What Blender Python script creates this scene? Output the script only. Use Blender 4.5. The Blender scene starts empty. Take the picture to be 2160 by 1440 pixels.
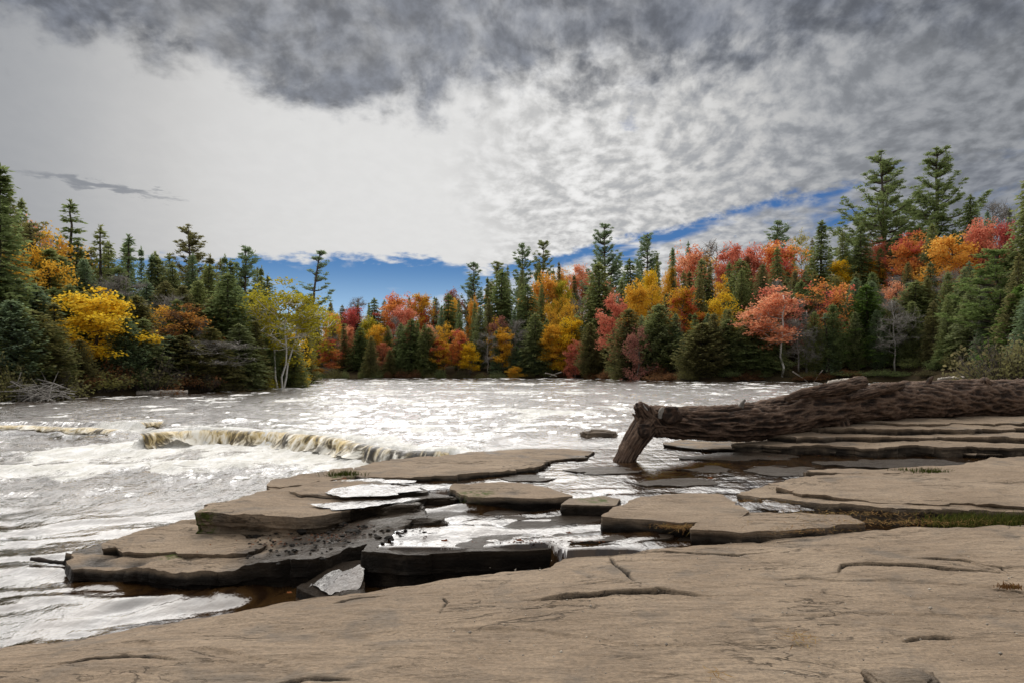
import bpy, math, random
import numpy as np
from mathutils import Vector
from mathutils.geometry import delaunay_2d_cdt

# ------------------------------------------------------------------ camera, sky, sun, exposure
SC = bpy.context.scene
COL = SC.collection
FPX, HX, HY, EYE = 1440.0, 1080.0, 780.0, 2.0      # focal length / principal column / horizon row (photo pixels), eye height
cam_d = bpy.data.cameras.new('camera'); cam_d.lens = 24.0; cam_d.sensor_width = 36.0
cam_d.shift_y = (HY - 720.0) / 2160.0; cam_d.clip_end = 5000.0; cam_d.clip_start = 0.05
cam = bpy.data.objects.new('camera', cam_d); COL.objects.link(cam)
cam.location = (0, 0, EYE); cam.rotation_euler = (math.radians(90), 0, 0)
SC.camera = cam
SC.view_settings.view_transform = 'Standard'; SC.view_settings.look = 'None'
SC.view_settings.gamma = 1.0; SC.view_settings.use_curve_mapping = False
SC.view_settings.exposure = 1.65
SC.render.engine = 'CYCLES'
SC.cycles.use_denoising = True
SC.cycles.max_bounces = 6; SC.cycles.transparent_max_bounces = 6
SC.cycles.sample_clamp_indirect = 4.0

SUN_EL, SUN_AZ = math.radians(45.0), math.radians(-17.0)
sun_dir = Vector((math.sin(SUN_AZ)*math.cos(SUN_EL), math.cos(SUN_AZ)*math.cos(SUN_EL), math.sin(SUN_EL)))
sun_d = bpy.data.lights.new('sun', 'SUN'); sun_d.energy = 1.5; sun_d.angle = math.radians(84); sun_d.color = (1.0, 0.95, 0.88)
sun = bpy.data.objects.new('sun', sun_d); COL.objects.link(sun)
sun.rotation_euler = sun_dir.to_track_quat('Z', 'Y').to_euler()


class NG:
    """small wrapper for node graphs"""
    def __init__(s, tree): s.t = tree
    def n(s, typ, **kw):
        nd = s.t.nodes.new(typ)
        for k, v in kw.items(): setattr(nd, k, v)
        return nd
    def put(s, sock, v):
        if isinstance(v, bpy.types.NodeSocket): s.t.links.new(v, sock)
        elif v is not None:
            if sock.type == 'RGBA' and len(v) == 3: v = (*v, 1)
            sock.default_value = v
    def m(s, op, a, b=None, c=None, clamp=False):
        nd = s.n('ShaderNodeMath', operation=op, use_clamp=clamp)
        for i, v in enumerate((a, b, c)):
            if v is not None: s.put(nd.inputs[i], v)
        return nd.outputs[0]
    def vm(s, op, a, b=None, out=0):
        nd = s.n('ShaderNodeVectorMath', operation=op)
        s.put(nd.inputs[0], a)
        if b is not None: s.put(nd.inputs[1], b)
        return nd.outputs[out]
    def xyz(s, x, y, z=0.0):
        nd = s.n('ShaderNodeCombineXYZ')
        for i, v in enumerate((x, y, z)): s.put(nd.inputs[i], v)
        return nd.outputs[0]
    def sep(s, v):
        nd = s.n('ShaderNodeSeparateXYZ'); s.put(nd.inputs[0], v); return nd.outputs
    def noise(s, vec, scale, detail=4, rough=0.5, dist=0.0, col=False):
        nd = s.n('ShaderNodeTexNoise'); s.put(nd.inputs['Vector'], vec)
        for k, v in (('Scale', scale), ('Detail', detail), ('Roughness', rough), ('Distortion', dist)): nd.inputs[k].default_value = v
        return nd.outputs[1 if col else 0]
    def vor(s, vec, scale, feature='F1', rand=1.0):
        nd = s.n('ShaderNodeTexVoronoi', feature=feature); s.put(nd.inputs['Vector'], vec)
        nd.inputs['Scale'].default_value = scale; nd.inputs['Randomness'].default_value = rand
        return nd.outputs[0]
    def mix(s, f, a, b, typ='MIX'):
        nd = s.n('ShaderNodeMix', data_type='RGBA', blend_type=typ)
        s.put(nd.inputs[0], f); s.put(nd.inputs[6], a); s.put(nd.inputs[7], b); return nd.outputs[2]
    def ss(s, v, lo, hi, a=0.0, b=1.0):
        nd = s.n('ShaderNodeMapRange', interpolation_type='SMOOTHSTEP')
        s.put(nd.inputs[0], v)
        for i, q in enumerate((lo, hi, a, b)): s.put(nd.inputs[i+1], q)
        return nd.outputs[0]
    def ramp(s, v, stops):
        nd = s.n('ShaderNodeValToRGB'); s.put(nd.inputs[0], v); e = nd.color_ramp.elements
        while len(e) < len(stops): e.new(0.5)
        for q, (p, c) in zip(e, stops): q.position = p; q.color = (*c, 1) if len(c) == 3 else c
        return nd.outputs[0]
    def curve(s, v, lo, hi, pts):
        """piecewise curve y(x) over lo..hi; y kept within 0..1 inside the node"""
        ys = [p[1] for p in pts]; y0, y1 = min(ys), max(ys)
        x = s.m('DIVIDE', s.m('SUBTRACT', v, lo), hi - lo, clamp=True)
        nd = s.n('ShaderNodeFloatCurve'); s.put(nd.inputs['Value'], x); cu = nd.mapping.curves[0]
        q = [((px-lo)/(hi-lo), (py-y0)/(y1-y0)) for px, py in pts]
        cu.points[0].location = q[0]; cu.points[1].location = q[-1]
        for p in q[1:-1]: cu.points.new(*p)
        nd.mapping.update()
        return s.m('MULTIPLY_ADD', nd.outputs[0], y1-y0, y0)


def build_world():
    w = bpy.data.worlds.new('World'); SC.world = w; w.use_nodes = True
    g = NG(w.node_tree); w.node_tree.nodes.clear()
    sky = g.n('ShaderNodeTexSky', sky_type='NISHITA', sun_disc=False, sun_elevation=SUN_EL, sun_rotation=SUN_AZ % (2*math.pi))
    sky.air_density = 1.2; sky.dust_density = 0.3; sky.ozone_density = 3.0
    d = g.n('ShaderNodeTexCoord').outputs['Generated']
    dx, dy, dz = g.sep(d)
    h = g.m('MAXIMUM', dz, 0.035)
    u, v = g.m('DIVIDE', dx, h), g.m('DIVIDE', dy, h)
    P = g.xyz(u, v)
    # warped coordinates of the cloud deck
    rr = g.m('POWER', g.m('ADD', g.vm('LENGTH', P, out=1), 0.3), -0.55)
    P2 = g.vm('SCALE', P); g.put(P2.node.inputs['Scale'], g.m('MULTIPLY', rr, 1.9))
    wv = g.noise(P2, 1.3, 3, 0.5, col=True)
    Pw = g.vm('ADD', P2, g.vm('SCALE', g.vm('SUBTRACT', wv, (0.5, 0.5, 0.5))))
    sc = Pw.node.inputs[1].links[0].from_node; sc.inputs['Scale'].default_value = 0.22
    big = g.noise(Pw, 1.1, 4, 0.55)
    mid = g.noise(Pw, 4.3, 5, 0.55)
    rows = g.noise(g.vm('MULTIPLY', g.vm('ADD', Pw, (7.3, 1.1, 0)), (1.15, 0.95, 1)), 11.0, 4, 0.55)
    fine = g.noise(g.vm('ADD', Pw, (3.1, 9.2, 0)), 13.0, 4, 0.6)
    # brightness of the deck: bright round the veiled sun, falling off with angle, then raised overhead and behind to light the trees
    gd = Vector((-0.10, 1.0, 0.27)).normalized()
    ca = g.vm('DOT_PRODUCT', d, tuple(gd), out=1)
    ang = g.m('ARCCOSINE', g.m('MINIMUM', ca, 0.9999))
    glow = g.curve(ang, 0.0, 3.15, [(0, 0.485), (0.2, 0.46), (0.38, 0.36), (0.55, 0.235), (0.75, 0.18), (1.1, 0.34), (1.6, 0.47), (3.15, 0.47)])
    # altocumulus ripples, fading into a smooth veil towards the left
    cell = g.m('ADD', g.m('MULTIPLY', rows, 0.6), g.m('ADD', g.m('MULTIPLY', fine, 0.30), g.m('MULTIPLY', mid, 0.34)))
    side = g.ss(g.m('ADD', u, g.m('MULTIPLY', g.m('SUBTRACT', big, 0.5), 0.9)), -0.45, 0.35)
    tex = g.ss(cell, 0.46, 0.76, 1.20, 0.64)
    tex = g.m('ADD', g.m('MULTIPLY', g.m('SUBTRACT', tex, 1.0), g.m('MULTIPLY_ADD', side, 0.95, 0.05)), 1.0)
    lum = g.m('MULTIPLY', glow, tex)
    deck = g.mix(g.ss(lum, 0.10, 0.40), (0.94, 0.995, 1.09), (1.0, 0.995, 0.985))
    deck = g.vm('SCALE', deck); deck.node.inputs['Scale'].default_value = 1; g.put(deck.node.inputs['Scale'], lum)
    # heavy dark bank along the top of the view, thinned overhead and behind to let more light in
    vb = g.curve(u, -2.0, 2.0, [(-2.0, 2.1), (-1.5, 2.14), (-1.15, 2.22), (-0.98, 2.55), (-0.8, 2.75), (-0.5, 2.8), (-0.2, 2.7), (0.1, 2.55), (0.5, 2.5), (1.0, 2.2), (2.0, 1.8)])
    rag = g.m('ADD', g.m('MULTIPLY', g.m('SUBTRACT', mid, 0.5), 1.3), g.m('MULTIPLY', g.m('SUBTRACT', fine, 0.5), 0.35))
    dk = g.ss(g.m('ADD', g.m('SUBTRACT', vb, v), rag), -0.06, 0.45)
    hole = g.ss(g.m('ADD', mid, g.m('MULTIPLY', fine, 0.35)), 0.42, 0.80, 0.62, 1.0)
    dk = g.m('MULTIPLY', dk, hole)
    dk = g.m('MULTIPLY', dk, g.ss(v, 0.6, 1.7, 0.12, 1.0))
    dcol = g.vm('SCALE', (0.076, 0.084, 0.102)); g.put(dcol.node.inputs['Scale'], g.ss(g.m('ADD', g.m('MULTIPLY', rows, 0.5), g.m('ADD', g.m('MULTIPLY', big, 0.5), g.m('MULTIPLY', fine, 0.3))), 0.5, 0.8, 1.75, 0.75))
    deck = g.mix(g.m('MULTIPLY', dk, 0.88), deck, dcol)
    # lone long cloud low on the left
    a = math.atan2(0.57, 0.45)
    q = g.vm('ADD', g.vm('SUBTRACT', P, (-2.22, 3.72, 0)), g.vm('SUBTRACT', g.vm('SCALE', g.noise(P, 7.0, 4, 0.6, col=True)), (0.31, 0.31, 0.31)))
    q.node.inputs[1].links[0].from_node.inputs[0].links[0].from_node.inputs['Scale'].default_value = 0.62
    qa = g.vm('DOT_PRODUCT', q, (math.cos(a)/0.42, math.sin(a)/0.42, 0), out=1)
    qb = g.vm('DOT_PRODUCT', q, (-math.sin(a)/0.12, math.cos(a)/0.12, 0), out=1)
    lone = g.ss(g.m('ADD', g.m('MULTIPLY', qa, qa), g.m('MULTIPLY', qb, qb)), 0.0, 1.3, 0.75, 0.0)
    deck = g.mix(lone, deck, (0.13, 0.14, 0.16))
    # open blue: beyond the far edge of the deck and a few small holes
    e1 = g.m('ADD', v, g.m('MULTIPLY_ADD', u, 1.5, -6.35))
    e = g.m('MAXIMUM', e1, g.m('SUBTRACT', g.m('SUBTRACT', v, 6.0), g.m('MULTIPLY', g.m('MAXIMUM', g.m('ADD', u, 0.65), 0.0), 3.0)))
    e = g.m('ADD', e, g.m('ADD', g.m('MULTIPLY', g.m('SUBTRACT', mid, 0.5), 1.5), g.m('MULTIPLY', g.m('SUBTRACT', fine, 0.5), 0.9)))
    e = g.m('MULTIPLY', g.ss(e, -0.1, 0.4), g.ss(v, -0.5, 0.5))
    wisp = g.m('ADD', g.m('MULTIPLY', g.noise(g.vm('MULTIPLY', Pw, (1.2, 1.0, 1)), 1.6, 6, 0.6), 1.0), g.ss(g.m('ADD', e1, g.m('MULTIPLY', u, 0.4)), 0.5, 1.6, -0.08, 0.16))
    wisp = g.m('MULTIPLY', g.ss(wisp, 0.48, 0.64), g.ss(u, -0.6, 1.2, 0.5, 0.95))
    e = g.m('MULTIPLY', e, g.m('SUBTRACT', 1.0, wisp))
    e = g.m('MULTIPLY', e, g.m('MAXIMUM', g.ss(u, -0.2, 0.7, 1.0, 0.0), g.ss(g.noise(g.vm('ADD', P, (2.2, 0.7, 0)), 1.5, 3, 0.5), 0.34, 0.52)))
    pin = g.m('MULTIPLY', g.ss(g.noise(g.vm('ADD', Pw, (1.7, 4.4, 0)), 2.6, 6, 0.62), 0.655, 0.72), g.ss(u, 0.2, 0.9))
    e = g.m('MAXIMUM', e, g.m('MULTIPLY', pin, 0.7))
    blue = g.mix(1.0, sky.outputs[0], (0.20, 0.36, 0.62), 'MULTIPLY')
    blue = g.vm('SCALE', blue); blue.node.inputs['Scale'].default_value = 0.52
    blue = g.mix(g.ss(dz, 0.06, 0.16, 0.55, 0.0), blue, (3.6, 5.2, 7.0))
    deck10 = g.vm('SCALE', deck); deck10.node.inputs['Scale'].default_value = 10.0
    col = g.mix(e, deck10, blue)
    col = g.mix(g.ss(dz, -0.04, 0.0), (0.25, 0.22, 0.18), col)
    bg = g.n('ShaderNodeBackground'); g.put(bg.inputs[0], col); bg.inputs[1].default_value = 0.050
    out = g.n('ShaderNodeOutputWorld'); w.node_tree.links.new(bg.outputs[0], out.inputs[0])
    w.cycles.sampling_method = 'MANUAL'; w.cycles.sample_map_resolution = 512


build_world()

# ------------------------------------------------------------------ helpers
rng = np.random.default_rng(7)
random.seed(7)
_perm = np.random.default_rng(3).permutation(256); _perm = np.concatenate([_perm, _perm, _perm])
_gr = np.random.default_rng(4).normal(size=(256, 3)); _gr /= np.linalg.norm(_gr, axis=1)[:, None]


def perlin(x, y, z=0.0):
    x, y, z = np.broadcast_arrays(np.asarray(x, float), np.asarray(y, float), np.asarray(z, float))
    xi, yi, zi = np.floor(x), np.floor(y), np.floor(z)
    xf, yf, zf = x-xi, y-yi, z-zi
    xi = xi.astype(int) & 255; yi = yi.astype(int) & 255; zi = zi.astype(int) & 255
    f = lambda t: t*t*t*(t*(t*6-15)+10)
    U, V, W = f(xf), f(yf), f(zf)
    def c(a, b, e):
        g = _gr[_perm[_perm[_perm[xi+a]+yi+b]+zi+e]]
        return g[..., 0]*(xf-a)+g[..., 1]*(yf-b)+g[..., 2]*(zf-e)
    L = lambda t, a, b: a+t*(b-a)
    return L(W, L(V, L(U, c(0,0,0), c(1,0,0)), L(U, c(0,1,0), c(1,1,0))), L(V, L(U, c(0,0,1), c(1,0,1)), L(U, c(0,1,1), c(1,1,1)))) * 1.5


def fbm(x, y, z=0.0, o=4, g=0.5):
    s, a = 0.0, 1.0
    for i in range(o):
        s = s + a*perlin(np.asarray(x)*2**i+17.3*i, np.asarray(y)*2**i-9.1*i, np.asarray(z)*2**i+3.7*i); a *= g
    return s


def ridged(x, y, z=0.0, o=4, g=0.5):
    s, a = 0.0, 1.0
    for i in range(o):
        s = s + a*(1-2*np.abs(perlin(np.asarray(x)*2**i+5.3*i, np.asarray(y)*2**i+2.1*i, np.asarray(z)*2**i+1.7*i))); a *= g
    return s


def sstep(x, a, b):
    t = np.clip((np.asarray(x, float)-a)/(b-a), 0, 1); return t*t*(3-2*t)


def G(px, py, z):
    """point on level z seen at photo pixel (px, py)"""
    Y = FPX*(EYE-z)/(py-HY); return ((px-HX)/FPX*Y, Y)


def at(px, py, Y):
    return Vector(((px-HX)/FPX*Y, Y, EYE-(py-HY)/FPX*Y))


def seg_dist(x, y, pts, closed=False):
    """distance to polyline, with the position along it"""
    pts = np.asarray(pts, float); n = len(pts)
    best = np.full(np.shape(x), 1e9); par = np.zeros(np.shape(x)); acc = 0.0
    for i in range(n if closed else n-1):
        a, b = pts[i], pts[(i+1) % n]; d = b-a; L = math.hypot(*d)
        t = np.clip(((x-a[0])*d[0]+(y-a[1])*d[1])/(L*L+1e-12), 0, 1)
        q = np.hypot(x-a[0]-t*d[0], y-a[1]-t*d[1])
        m = q < best; best = np.where(m, q, best); par = np.where(m, acc+t*L, par); acc += L
    return best, par


def inside(x, y, pts):
    r = np.zeros(np.shape(x), bool); n = len(pts)
    for i in range(n):
        (x0, y0), (x1, y1) = pts[i], pts[(i+1) % n]
        if y0 == y1: continue
        r ^= ((y0 > y) != (y1 > y)) & (x < (x1-x0)*(y-y0)/(y1-y0)+x0)
    return r


def sdist(x, y, pts):
    d, _ = seg_dist(x, y, pts, True)
    return np.where(inside(x, y, pts), d, -d)


def mesh_np(name, V, F, attrs=None, smooth=True):
    """V (n,3), F list of int arrays (m,k)"""
    me = bpy.data.meshes.new(name); V = np.asarray(V, np.float32)
    me.vertices.add(len(V)); me.vertices.foreach_set('co', V.ravel())
    F = [np.asarray(f, np.int32) for f in (F if isinstance(F, list) else [F]) if len(f)]
    nl = sum(f.size for f in F); nf = sum(len(f) for f in F)
    me.loops.add(nl); me.loops.foreach_set('vertex_index', np.concatenate([f.ravel() for f in F]))
    me.polygons.add(nf)
    tot = np.concatenate([np.full(len(f), f.shape[1]) for f in F]); st = np.concatenate([[0], np.cumsum(tot)[:-1]])
    me.polygons.foreach_set('loop_start', st.astype(np.int32))
    me.polygons.foreach_set('use_smooth', np.full(nf, smooth))
    for k, a in (attrs or {}).items():
        at_ = me.attributes.new(k, 'FLOAT', 'POINT'); at_.data.foreach_set('value', np.asarray(a, np.float32))
    me.update(calc_edges=True); me.validate()
    return me


def obj(name, me, mat=None, parent=None, label=None, cat=None, group=None, kind=None):
    o = bpy.data.objects.new(name, me); COL.objects.link(o)
    if mat is not None and me is not None:
        if len(me.materials) == 0: me.materials.append(mat)
    if parent is not None: o.parent = parent
    for k, v in (('label', label), ('category', cat), ('group', group), ('kind', kind)):
        if v: o[k] = v
    return o


def grid_faces(nr, nc, wrap=False):
    r = np.arange(nr-1)[:, None]; c = np.arange(nc if wrap else nc-1)[None, :]
    a = r*nc+c; b = r*nc+(c+1) % nc
    return np.stack([a, b, b+nc, a+nc], -1).reshape(-1, 4)


class Buf:
    """collects geometry of one mesh"""
    def __init__(s): s.V = []; s.Q = []; s.T = []; s.n = 0; s.A = []
    def add(s, V, Q=None, T=None, a=0.0):
        V = np.asarray(V, float).reshape(-1, 3)
        if Q is not None and len(Q): s.Q.append(np.asarray(Q)+s.n)
        if T is not None and len(T): s.T.append(np.asarray(T)+s.n)
        s.V.append(V); s.A.append(np.broadcast_to(np.asarray(a, float), (len(V),))); s.n += len(V)
    def tube(s, P, R, k=6, cap=True, a=0.0):
        P = np.asarray(P, float); n = len(P); R = np.broadcast_to(np.asarray(R, float), (n,))
        T = np.gradient(P, axis=0); T /= np.linalg.norm(T, axis=1)[:, None]+1e-9
        ref = np.where(np.abs(T[:, 2:3]) > 0.9, np.array([[1., 0, 0]]), np.array([[0, 0, 1.]]))
        B = np.cross(T, ref); B /= np.linalg.norm(B, axis=1)[:, None]+1e-9; N = np.cross(B, T)
        th = np.linspace(0, 2*np.pi, k, endpoint=False)
        V = P[:, None]+R[:, None, None]*(np.cos(th)[None, :, None]*B[:, None]+np.sin(th)[None, :, None]*N[:, None])
        Q = grid_faces(n, k, True); V = V.reshape(-1, 3)
        T_ = []
        if cap:
            V = np.concatenate([V, P[:1], P[-1:]]); m = n*k
            T_ = [(i, m, (i+1) % k) for i in range(k)]+[((n-1)*k+(i+1) % k, m+1, (n-1)*k+i) for i in range(k)]
        s.add(V, Q, T_, a)
    def leaves(s, C, D, S, a):
        """rhombus leaves: centre-base C, vector to tip D, half-width S"""
        V = np.stack([C, C+0.45*D+S, C+D, C+0.45*D-S], 1).reshape(-1, 3)
        Q = np.arange(len(C)*4).reshape(-1, 4); s.add(V, Q, None, np.repeat(a, 4))
    def mesh(s, name, smooth=True, attr='var'):
        F = []
        if s.Q: F.append(np.concatenate(s.Q))
        if s.T: F.append(np.concatenate(s.T))
        return mesh_np(name, np.concatenate(s.V), F, {attr: np.concatenate(s.A)}, smooth)


# ------------------------------------------------------------------ materials
def new_mat(name):
    m = bpy.data.materials.new(name); m.use_nodes = True; m.node_tree.nodes.clear()
    g = NG(m.node_tree); out = g.n('ShaderNodeOutputMaterial')
    return m, g, out


def princ(g, out, col, rough=0.8, spec=0.5, normal=None, **kw):
    b = g.n('ShaderNodeBsdfPrincipled'); g.put(b.inputs['Base Color'], col); g.put(b.inputs['Roughness'], rough)
    g.put(b.inputs['Specular IOR Level'], spec)
    if normal is not None: g.put(b.inputs['Normal'], normal)
    for k, v in kw.items(): g.put(b.inputs[k], v)
    g.t.links.new(b.outputs[0], out.inputs[0]); return b


def bump(g, h, dist, strength=1.0, normal=None):
    b = g.n('ShaderNodeBump'); g.put(b.inputs['Height'], h); b.inputs['Distance'].default_value = dist; b.inputs['Strength'].default_value = strength
    if normal is not None: g.put(b.inputs['Normal'], normal)
    return b.outputs[0]


def attr(g, name): return g.n('ShaderNodeAttribute', attribute_name=name).outputs['Fac']
def pos(g): return g.n('ShaderNodeNewGeometry').outputs['Position']


def rock_material():
    m, g, out = new_mat('sandstone')
    p = pos(g); wet = attr(g, 'wet'); moss = attr(g, 'moss'); stn_shade = attr(g, 'stain_shade')
    lam = g.vm('MULTIPLY', p, (0.55, 1.6, 7.0))
    n1 = g.noise(p, 0.9, 5, 0.6); n2 = g.noise(lam, 3.0, 7, 0.65, 0.6); n3 = g.noise(p, 38.0, 4, 0.6); n4 = g.noise(g.vm('MULTIPLY', p, (0.3, 1.4, 3.0)), 9.0, 6, 0.7, 1.2)
    col = g.ramp(n1, [(0.25, (0.185, 0.134, 0.090)), (0.5, (0.265, 0.198, 0.137)), (0.75, (0.32, 0.247, 0.175))])
    col = g.mix(g.ss(n2, 0.46, 0.72, 0, 0.45), col, (0.12, 0.092, 0.068))
    col = g.mix(g.ss(n4, 0.56, 0.68, 0, 0.45), col, (0.10, 0.077, 0.057))
    col = g.mix(g.ss(n3, 0.40, 0.62, 0.35, 0), col, (0.10, 0.08, 0.062))
    col = g.mix(g.ss(g.noise(p, 90.0, 2, 0.5), 0.62, 0.75, 0, 0.4), col, (0.42, 0.36, 0.28))
    pit = g.ss(g.vor(g.vm('MULTIPLY', p, (1.0, 1.0, 1.6)), 16.0), 0.05, 0.16, 1.0, 0.0)
    pit = g.m('MULTIPLY', pit, g.ss(g.noise(p, 2.1, 3, 0.6), 0.48, 0.60))
    col = g.mix(g.m('MULTIPLY', pit, 0.6), col, (0.06, 0.045, 0.034))
    ln = g.noise(g.vm('MULTIPLY', p, (0.35, 1.3, 2.0)), 2.3, 6, 0.6, 1.0)
    line = g.ss(g.m('ABSOLUTE', g.m('SUBTRACT', ln, 0.5)), 0.0, 0.012, 1.0, 0.0)
    line = g.m('MULTIPLY', line, g.ss(g.noise(p, 1.1, 3, 0.5), 0.45, 0.62))
    col = g.mix(g.m('MULTIPLY', line, 0.75), col, (0.05, 0.038, 0.028))
    stain_shade = g.ss(g.noise(g.vm('ADD', p, (11, 3, 0)), 1.7, 5, 0.65, 0.5), 0.52, 0.70, 0, 0.62)
    col = g.mix(stain_shade, col, (0.115, 0.10, 0.085))
    col = g.mix(g.m('MULTIPLY', wet, 0.93), col, (0.013, 0.0085, 0.0055))
    col = g.mix(g.m('MULTIPLY', stn_shade, g.ss(g.noise(p, 6.0, 5, 0.65), 0.3, 0.5, 0.75, 1.0)), col, (0.010, 0.008, 0.0065))  # painted shade of walls and cracks, together with damp staining
    mo = g.m('MULTIPLY', moss, g.ss(g.noise(p, 14.0, 4, 0.6), 0.4, 0.6))
    col = g.mix(mo, col, (0.06, 0.075, 0.015))
    h = g.m('ADD', g.m('MULTIPLY', n2, 0.6), g.m('ADD', g.m('MULTIPLY', n3, 0.18), g.m('MULTIPLY', n4, 0.5)))
    h = g.m('SUBTRACT', h, g.m('ADD', g.m('MULTIPLY', line, 0.35), g.m('MULTIPLY', pit, 0.2)))
    rough = g.m('MULTIPLY_ADD', wet, -0.62, 0.92)
    h = g.m('ADD', h, g.m('MULTIPLY', wet, g.m('MULTIPLY', g.noise(p, 22.0, 5, 0.7), 0.9)))
    princ(g, out, col, rough, g.m('MULTIPLY_ADD', wet, -0.14, 0.22), bump(g, h, 0.055, 0.9))
    return m


def bark_material():
    m, g, out = new_mat('old_bark')
    a = attr(g, 'var'); p = g.n('ShaderNodeTexCoord').outputs['Object']
    n = g.noise(p, 9.0, 6, 0.65); n2 = g.noise(p, 60.0, 3, 0.6)
    col = g.ramp(a, [(0.15, (0.004, 0.0025, 0.002)), (0.5, (0.027, 0.0155, 0.0105)), (0.92, (0.19, 0.125, 0.088))])
    col = g.mix(g.ss(n, 0.45, 0.7, 0, 0.5), col, (0.12, 0.06, 0.035))
    col = g.mix(g.ss(n2, 0.4, 0.65, 0.4, 0), col, (0.03, 0.02, 0.015))
    pe = g.ss(g.noise(g.vm('MULTIPLY', p, (0.6, 0.8, 1.6)), 1.3, 6, 0.65, 0.5), 0.56, 0.66, 0, 0.35)
    col = g.mix(pe, col, g.mix(a, (0.05, 0.026, 0.017), (0.20, 0.13, 0.095)))
    princ(g, out, col, 0.88, 0.3, bump(g, g.m('ADD', n, g.m('MULTIPLY', n2, 0.4)), 0.03, 0.8))
    return m


def wood_material(name, c0, c1, sx=1.0):
    m, g, out = new_mat(name)
    p = g.n('ShaderNodeTexCoord').outputs['Object']
    n = g.noise(p, 6.0*sx, 6, 0.65); n2 = g.noise(p, 40.0*sx, 3, 0.6)
    col = g.mix(g.ss(n, 0.35, 0.65), c0, c1)
    princ(g, out, col, 0.85, 0.3, bump(g, n2, 0.01, 0.6))
    return m


def birch_material():
    m, g, out = new_mat('birch_bark')
    p = g.n('ShaderNodeTexCoord').outputs['Object']
    n = g.noise(g.vm('MULTIPLY', p, (1, 1, 3.5)), 2.2, 5, 0.7)
    col = g.mix(g.ss(n, 0.56, 0.66), (0.62, 0.60, 0.56), (0.09, 0.08, 0.075))
    princ(g, out, col, 0.8, 0.3)
    return m


def leaf_material(name, cols, trans=0.35, spot=None):
    """cols: 3 shades; per-leaf variation and drifts through the crown; spot: second hue that takes over parts of the crown"""
    m, g, out = new_mat(name)
    a = attr(g, 'var'); info = g.n('ShaderNodeObjectInfo'); p = g.n('ShaderNodeTexCoord').outputs['Object']
    n = g.noise(g.vm('ADD', p, info.outputs['Location']), 0.33, 3, 0.5)
    f = g.m('ADD', g.m('MULTIPLY', a, 0.45), g.m('ADD', g.m('MULTIPLY', n, 0.55), g.m('MULTIPLY_ADD', info.outputs['Random'], 0.16, -0.08)))
    col = g.ramp(f, [(0.22, cols[0]), (0.5, cols[1]), (0.78, cols[2])])
    if max(cols[1]) > 0.2: col = g.mix(g.ss(a, 0.86, 0.92, 0, 0.6), col, (0.20, 0.16, 0.05))
    if spot:
        n2 = g.noise(g.vm('ADD', g.vm('ADD', p, info.outputs['Location']), (31, 7, 3)), 0.45, 3, 0.5)
        col = g.mix(g.ss(n2, 0.48, 0.58), col, spot)
    d = g.n('ShaderNodeBsdfDiffuse'); g.put(d.inputs[0], col); t = g.n('ShaderNodeBsdfTranslucent'); g.put(t.inputs[0], col)
    mx = g.n('ShaderNodeMixShader'); mx.inputs[0].default_value = trans
    g.t.links.new(d.outputs[0], mx.inputs[1]); g.t.links.new(t.outputs[0], mx.inputs[2]); g.t.links.new(mx.outputs[0], out.inputs[0])
    return m


def water_material():
    m, g, out = new_mat('river_water')
    p = pos(g); foam = attr(g, 'foam'); chop = attr(g, 'chop')
    x, y, z = g.sep(p)
    ps = g.xyz(x, g.m('MULTIPLY', y, 0.42), 0.0)
    n1 = g.noise(ps, 3.2, 5, 0.6, 0.4); n2 = g.noise(g.xyz(x, g.m('MULTIPLY', y, 0.7), 0.0), 14.0, 4, 0.6)
    hb = g.m('MULTIPLY', g.m('ADD', n1, g.m('MULTIPLY', n2, 0.30)), chop)
    nrm = bump(g, hb, 0.16, 1.0)
    deep = g.mix(g.ss(n1, 0.4, 0.6), (0.012, 0.006, 0.003), (0.035, 0.018, 0.006))
    body = g.n('ShaderNodeBsdfDiffuse'); g.put(body.inputs[0], deep)
    gl = g.n('ShaderNodeBsdfGlossy'); gl.inputs['Roughness'].default_value = 0.05; g.put(gl.inputs['Normal'], nrm); gl.inputs[0].default_value = (0.97, 0.98, 1.0, 1)
    fr = g.n('ShaderNodeFresnel'); fr.inputs['IOR'].default_value = 1.78; g.put(fr.inputs['Normal'], nrm)
    mx = g.n('ShaderNodeMixShader'); g.put(mx.inputs[0], g.m('MULTIPLY_ADD', fr.outputs[0], 1.12, -0.045, clamp=True)); g.t.links.new(body.outputs[0], mx.inputs[1]); g.t.links.new(gl.outputs[0], mx.inputs[2])
    fn = g.m('ADD', g.m('MULTIPLY', g.noise(g.xyz(x, g.m('MULTIPLY', y, 0.5), 0.0), 2.6, 7, 0.7, 0.8), 1.0), g.m('MULTIPLY', g.noise(p, 26.0, 4, 0.7), 0.35))
    fm = g.ss(g.m('ADD', fn, g.m('MULTIPLY_ADD', foam, 0.85, -0.72)), 0.30, 0.52)
    fm = g.m('MULTIPLY', fm, g.ss(foam, 0.02, 0.15))
    fd = g.n('ShaderNodeBsdfDiffuse'); g.put(fd.inputs[0], g.mix(g.ss(fn, 0.55, 0.9), (0.60, 0.59, 0.55), (0.86, 0.86, 0.86))); g.put(fd.inputs['Normal'], nrm)
    m2 = g.n('ShaderNodeMixShader'); g.put(m2.inputs[0], fm); g.t.links.new(mx.outputs[0], m2.inputs[1]); g.t.links.new(fd.outputs[0], m2.inputs[2])
    g.t.links.new(m2.outputs[0], out.inputs[0])
    return m


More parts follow.
